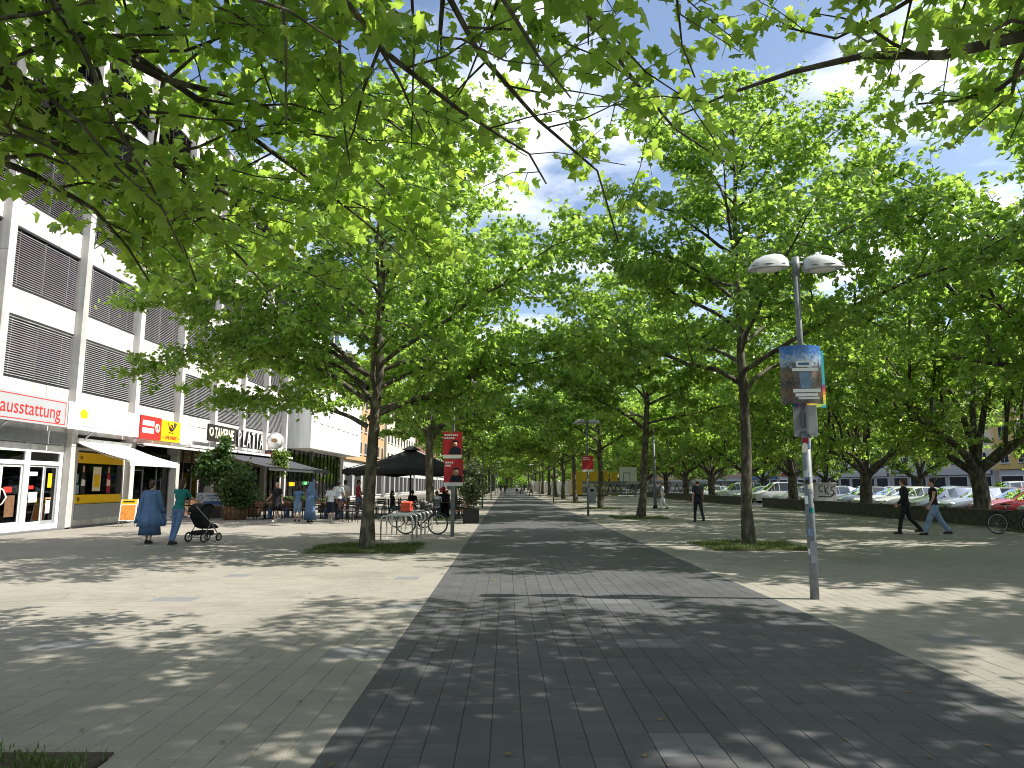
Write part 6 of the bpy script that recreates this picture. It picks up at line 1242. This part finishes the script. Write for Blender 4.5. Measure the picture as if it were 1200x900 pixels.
# --- cars
for nm, c, mt in (('paint_white', (.75, .76, .77), 0), ('paint_silver', (.42, .44, .46), .6), ('paint_red', (.42, .02, .02), 0), ('paint_black', (.015, .016, .02), .2), ('paint_blue', (.03, .06, .16), .3), ('paint_grey', (.16, .17, .18), .5), ('paint_green', (.02, .09, .06), .3)):
    mat(nm, c, .28, .02, 2, metal=mt, coat=.8)
mat('headlamp_glass', (.7, .72, .74), .12, .02, spec=.8); mat('tail_red', (.4, .01, .01), .2, .02); mat('plate', (.75, .75, .72), .4, .02)
def car_proto(kind):
    t = thing('parked_car', '', 'car'); L = {'hatch': 4.1, 'estate': 4.65, 'van': 4.4}[kind]; ht = {'hatch': 1.47, 'estate': 1.46, 'van': 1.80}[kind]; hw = {'hatch': .86, 'estate': .89, 'van': .91}[kind]
    # stations along the length (x = 0 nose): x, hood/belt height, roof height (== belt where no cabin), width factor, roof half width
    if kind == 'hatch': S = [(0, .50, .50, .78, .6), (.06, .64, .64, .88, .68), (.35, .78, .78, .96, .74), (.95, .90, .90, 1, .76), (1.15, .93, .95, 1, .76), (1.85, .95, 1.38, 1, .60), (2.3, .95, ht, 1, .60), (3.1, .96, ht - .02, 1, .59), (3.65, .98, 1.36, .98, .57), (3.98, .98, 1.02, .95, .66), (4.06, .80, .80, .92, .72), (4.1, .50, .50, .86, .7)]
    elif kind == 'estate': S = [(0, .48, .48, .78, .6), (.06, .64, .64, .88, .68), (.4, .78, .78, .96, .74), (1.15, .90, .90, 1, .76), (1.35, .93, .95, 1, .76), (2.1, .95, 1.37, 1, .60), (2.6, .95, ht, 1, .60), (3.6, .96, ht, 1, .59), (4.25, .98, 1.38, .98, .57), (4.56, .98, 1.02, .95, .66), (4.62, .80, .80, .92, .72), (4.65, .5, .5, .86, .7)]
    else: S = [(0, .55, .55, .8, .6), (.05, .72, .72, .9, .7), (.3, .92, .92, .97, .76), (.75, 1.05, 1.05, 1, .78), (.9, 1.06, 1.1, 1, .78), (1.6, 1.08, 1.70, 1, .68), (2.0, 1.08, ht, 1, .69), (3.4, 1.08, ht, 1, .69), (4.1, 1.08, 1.74, .98, .67), (4.32, 1.06, 1.1, .96, .75), (4.37, .9, .9, .93, .75), (4.4, .5, .5, .88, .72)]
    b = MB(); ring = []
    for (x, zb, zr, wf, rw) in S:
        w = hw * wf; rw2 = rw if zr > zb + .05 else w * .86; crown = .035
        ring.append([(x, -w * .93, .22), (x, -w, .36), (x, -w * 1.0, .58 if zb > .6 else zb - .05), (x, -w * .965, zb - .02), (x, -rw2, zr - .015), (x, -rw2 * .5, zr + crown * .6), (x, 0, zr + crown), (x, rw2 * .5, zr + crown * .6), (x, rw2, zr - .015), (x, w * .965, zb - .02), (x, w * 1.0, .58 if zb > .6 else zb - .05), (x, w, .36), (x, w * .93, .22)])
    m = 13; vs = [p for r_ in ring for p in r_]; fs = [(i * m + k, i * m + (k + 1) % m, (i + 1) * m + (k + 1) % m, (i + 1) * m + k) for i in range(len(S) - 1) for k in range(m)] + [tuple(range(m)), tuple((len(S) - 1) * m + k for k in range(m))]
    b.add(vs, fs, True); body = b.build('body', 'paint_white', t); e = body.modifiers.new('edge', 'EDGE_SPLIT'); e.split_angle = R(38)
    def quad_off(pts, off, inset):
        c = sum((Vector(p) for p in pts), Vector()) / 4; n = (Vector(pts[1]) - Vector(pts[0])).cross(Vector(pts[2]) - Vector(pts[0])).normalized()
        if n.dot(c - Vector((L * .5, 0, .7))) < 0: n = -n
        return [Vector(p) + (c - Vector(p)) * inset + n * off for p in pts]
    cab = [i for i in range(len(S)) if S[i][2] > S[i][1] + .2]; i0, i1 = cab[0] - 1, cab[-1] + 1
    for nm, A, B in (('windscreen', i0, cab[0]), ('rear_window', cab[-1], i1)):
        g = MB(); r0, r1 = ring[A], ring[B]
        for ks in ((4, 5, 6), (6, 7, 8)):
            for q in range(2): p = [r0[ks[q]], r0[ks[q + 1]], r1[ks[q + 1]], r1[ks[q]]]; g.add([v + (Vector((0, 0, 0))) for v in quad_off(p, .008, .0)], [(0, 1, 2, 3)], True)
        o = g.build(nm, 'car_glass', t); o.scale = (1, .93, 1)
    for side, (ka, kb) in ((-1, (3, 4)), (1, (9, 8))):
        for A, B in [(i, i + 1) for i in range(i0, i1)]:
            p = [ring[A][ka], ring[B][ka], ring[B][kb], ring[A][kb]]; g = MB(); g.add(quad_off(p, .008, .07), [(0, 1, 2, 3)]); g.build('side_window', 'car_glass', t)
    # dark cabin inside
    for s in (-1, 1):
        for x in (.80 if kind != 'estate' else .9, L - .82):
            M = Matrix.Rotation(R(90), 3, 'X'); g = MB(); g.torus((x, s * (hw - .09), .31), .235, .085, (0, 1, 0), 24, 8); w = g.build('wheel', 'rubber', t); g = MB(); g.lathe([(0, .0), (.16, .0), (.2, .02), (.2, .05), (0, .05)], 16, (x, s * (hw - .02) , .31), M=M if s > 0 else Matrix.Rotation(R(-90), 3, 'X')); g.build('rim', 'steel', w)
            g = MB(); g.torus((x, s * (hw - .005), .31), .345, .012, (0, 1, 0), 20, 5, *((0, 2 * math.pi))); g.build('wheel_arch', 'plastic_black', t)
        g = MB(); g.ell((.20, s * hw * .66, .66), (.18, .17, .085), 12, 8, M=Matrix.Rotation(R(-s * 22), 3, 'Z')); g.build('headlight', 'headlamp_glass', t)
        g = MB(); g.bb(L - .14, L - .02, s * hw * .72 - .1, s * hw * .72 + .1, .78, .98); g.build('tail_light', 'tail_red', t, .02)
        g = MB(); g.ell((S[i0][0] + .35, s * (hw + .09), S[i0][1] + .06), (.06, .09, .065), 10, 8); g.build('wing_mirror', 'paint_white', t)
        g = MB(); g.bb(L * .56, L * .6, s * hw * .99, s * (hw * .99 + .03), .78, .80); g.build('door_handle', 'steel', t)
    g = MB(); g.bb(-.03, .05, -.42, .42, .40, .56); g.build('grille', 'plastic_black', t, .01); g = MB(); g.bb(-.045, -.03, -.26, .26, .42, .53); g.build('number_plate', 'plate', t)
    g = MB(); g.bb(-.04, .12, -hw * .74, hw * .74, .24, .36); g.build('bumper', 'plastic_black', t, .03); g = MB(); g.bb(L - .02, L + .012, -.26, .26, .62, .73); g.build('rear_plate', 'plate', t)
    g = MB(); g.box((S[i0][0] + .05, .2, S[i0][1] + .04), (.03, .5, .02), rz=.4); g.build('wiper', 'plastic_black', t)
    return t
protos = [car_proto('hatch'), car_proto('estate'), car_proto('van')]; usedc = set()
def car(k, x, y, rz, paint, lab, grp):
    p = protos[k]; fr_ = k not in usedc; usedc.add(k); o = p if fr_ else copy_tree(p); place(o, (x, y, 0), rz, 1.0, lab, grp)
    for c in o.children:
        if c.name.split('.')[0] in ('body', 'wing_mirror'): c.material_slots[0].link = 'OBJECT'; c.material_slots[0].material = MATS[paint]
    return o
KN = ('hatchback', 'estate car', 'tall van')
rc = random.Random(9)
row1 = [(24.0, 1, 'white'), (26.7, 0, 'white'), (29.4, 1, 'silver'), (33.2, 0, 'red'), (35.8, 1, 'silver'), (38.4, 0, 'silver'), (42.0, 0, 'white'), (44.6, 1, 'white'), (47.3, 0, 'silver'), (52.3, 0, 'silver'), (55.0, 1, 'white'), (57.6, 0, 'white'), (62.4, 2, 'white'), (65.2, 0, 'green'), (68, 1, 'silver'), (73, 2, 'white'), (76, 0, 'grey'), (83, 0, 'white'), (86, 1, 'silver')]
def cl(kind, c, where): return '%s %s parked %s' % (c, KN[kind], where), '%s %ss parked %s' % (c, KN[kind], where)
for y, k, c in row1:
    lab, g = cl(k, c, 'nose to the low wall'); car(k, 21.6 + rc.uniform(-.2, .3), y, R(rc.uniform(-2, 2)), 'paint_' + c, lab, g)
for y, k, c in [(26, 0, 'silver'), (29, 1, 'blue'), (32, 1, 'white'), (36, 0, 'grey'), (39, 1, 'silver'), (42, 0, 'black'), (46, 2, 'white'), (49, 1, 'silver'), (52.5, 0, 'blue'), (59, 1, 'white'), (62, 0, 'silver'), (65, 1, 'black'), (72, 0, 'white'), (75, 1, 'silver'), (78, 0, 'white')]:
    lab, g = cl(k, c, 'in the second row of the car park'); car(k, 36.2 + rc.uniform(-.2, .3), y, R(180 + rc.uniform(-2, 2)), 'paint_' + c, lab, g)
for y, k, c in [(36, 1, 'black'), (40, 0, 'blue'), (45, 1, 'grey'), (50, 0, 'silver'), (56, 1, 'black'), (61, 0, 'white'), (67, 1, 'red'), (74, 0, 'silver'), (84, 1, 'blue'), (92, 0, 'white')]:
    lab, g = cl(k, c, 'in the third row before the houses'); car(k, 43.5, y, R(rc.uniform(-2, 2)), 'paint_' + c, lab, g)

# ================================================================== building site at the far end of the plaza
t = thing('site_container', 'bright yellow site container among the far trees', 'container', (9.5, 104, 0)); b = MB(); b.bb(0, 5.2, 0, 2.4, .15, 3.6); b.build('box', mat('container_yellow', (.62, .42, .03), .5, .15, 1.5), t, .03)
for k in range(16): MB().bb(.1 + k * .32, .24 + k * .32, -.05, 0, .3, 3.5).build('rib', 'container_yellow', t)
MB().bb(-.02, 5.22, -.02, 2.42, 0, .15).build('base', 'ink', t)
t = thing('site_container', 'narrow yellow tower beside the white site board', 'container', (14.6, 100, 0)); MB().bb(0, .9, 0, .9, 0, 3.4).build('box', 'container_yellow', t, .02); MB().bb(.1, .8, -.03, 0, .3, 1.9).build('door', 'grey_metal', t)
t = thing('site_board', 'white site board with a blue line drawing', 'sign', (15.6, 99, 0)); MB().bb(0, 2.4, -.05, .0, 1.6, 4.0).build('board', 'sign_white', t); scr = MB(); scr.bb(.5, .58, -.06, -.05, 2.0, 3.2).bb(1.4, 1.48, -.06, -.05, 1.8, 3.4).bb(.5, 1.48, -.061, -.051, 3.16, 3.26); scr.build('print', 'denim', t); b = MB(); b.tube([(.3, 0, 0), (.3, 0, 3.8)], .05, 6).tube([(2.1, 0, 0), (2.1, 0, 3.8)], .05, 6); b.build('post', 'wood', t)
for k in range(10):
    t = thing('hoarding_panel', 'white boarded hoarding panel along the far plaza edge', 'hoarding', (4.9 + k * .52 * 1.0, 150 - k * 4.6, 0), R(-83.5), 'hoarding panels at the building site'); MB().bb(0, 4.4, -.03, .03, .1, 2.2).build('board', 'tile_white', t); b = MB(); b.tube([(.1, .06, 0), (.1, .06, 2.3)], .04, 6).tube([(4.3, .06, 0), (4.3, .06, 2.3)], .04, 6); b.build('post', 'steel', t)
    if k % 2: scrawl(t, [[(.6 + .3 * k % 2, .6), (1.2, 1.7), (1.8, .5), (2.4, 1.5), (3.2, .7)]], .14, -.034)
for k in range(8):
    t = thing('plank_fence', 'grey weathered plank fence section with graffiti across the far plaza', 'fence', (17.2 + k * 3.0 - 7, 97 + (k % 2) * .1, 0), 0, 'plank fence sections across the plaza')
    for q in range(5): MB().bb(0, 2.95, -.02, .02, .2 + q * .38, .53 + q * .38).build('plank', 'lamp_pole' if (q + k) % 3 else 'pale_grey', t)
    b = MB(); b.tube([(.05, .05, 0), (.05, .05, 2.2)], .05, 6); b.build('post', 'wood', t); scrawl(t, [[(.4, .5), (.8, 1.7), (1.3, .6), (1.7, 1.6), (2.4, .9)]], .12, -.024)
t = thing('pole', 'plain grey pole standing on the paving beyond the leaning tree', 'pole', (*gp(768, 596), 0)); b = MB(); b.tube([(0, 0, 0), (0, 0, 5.2)], [.11, .08], 10); b.build('shaft', 'lamp_pole', t); b = MB(); b.lathe([(.16, 0), (.16, .2), (.12, .22)], 12); b.build('base', 'ink', t)
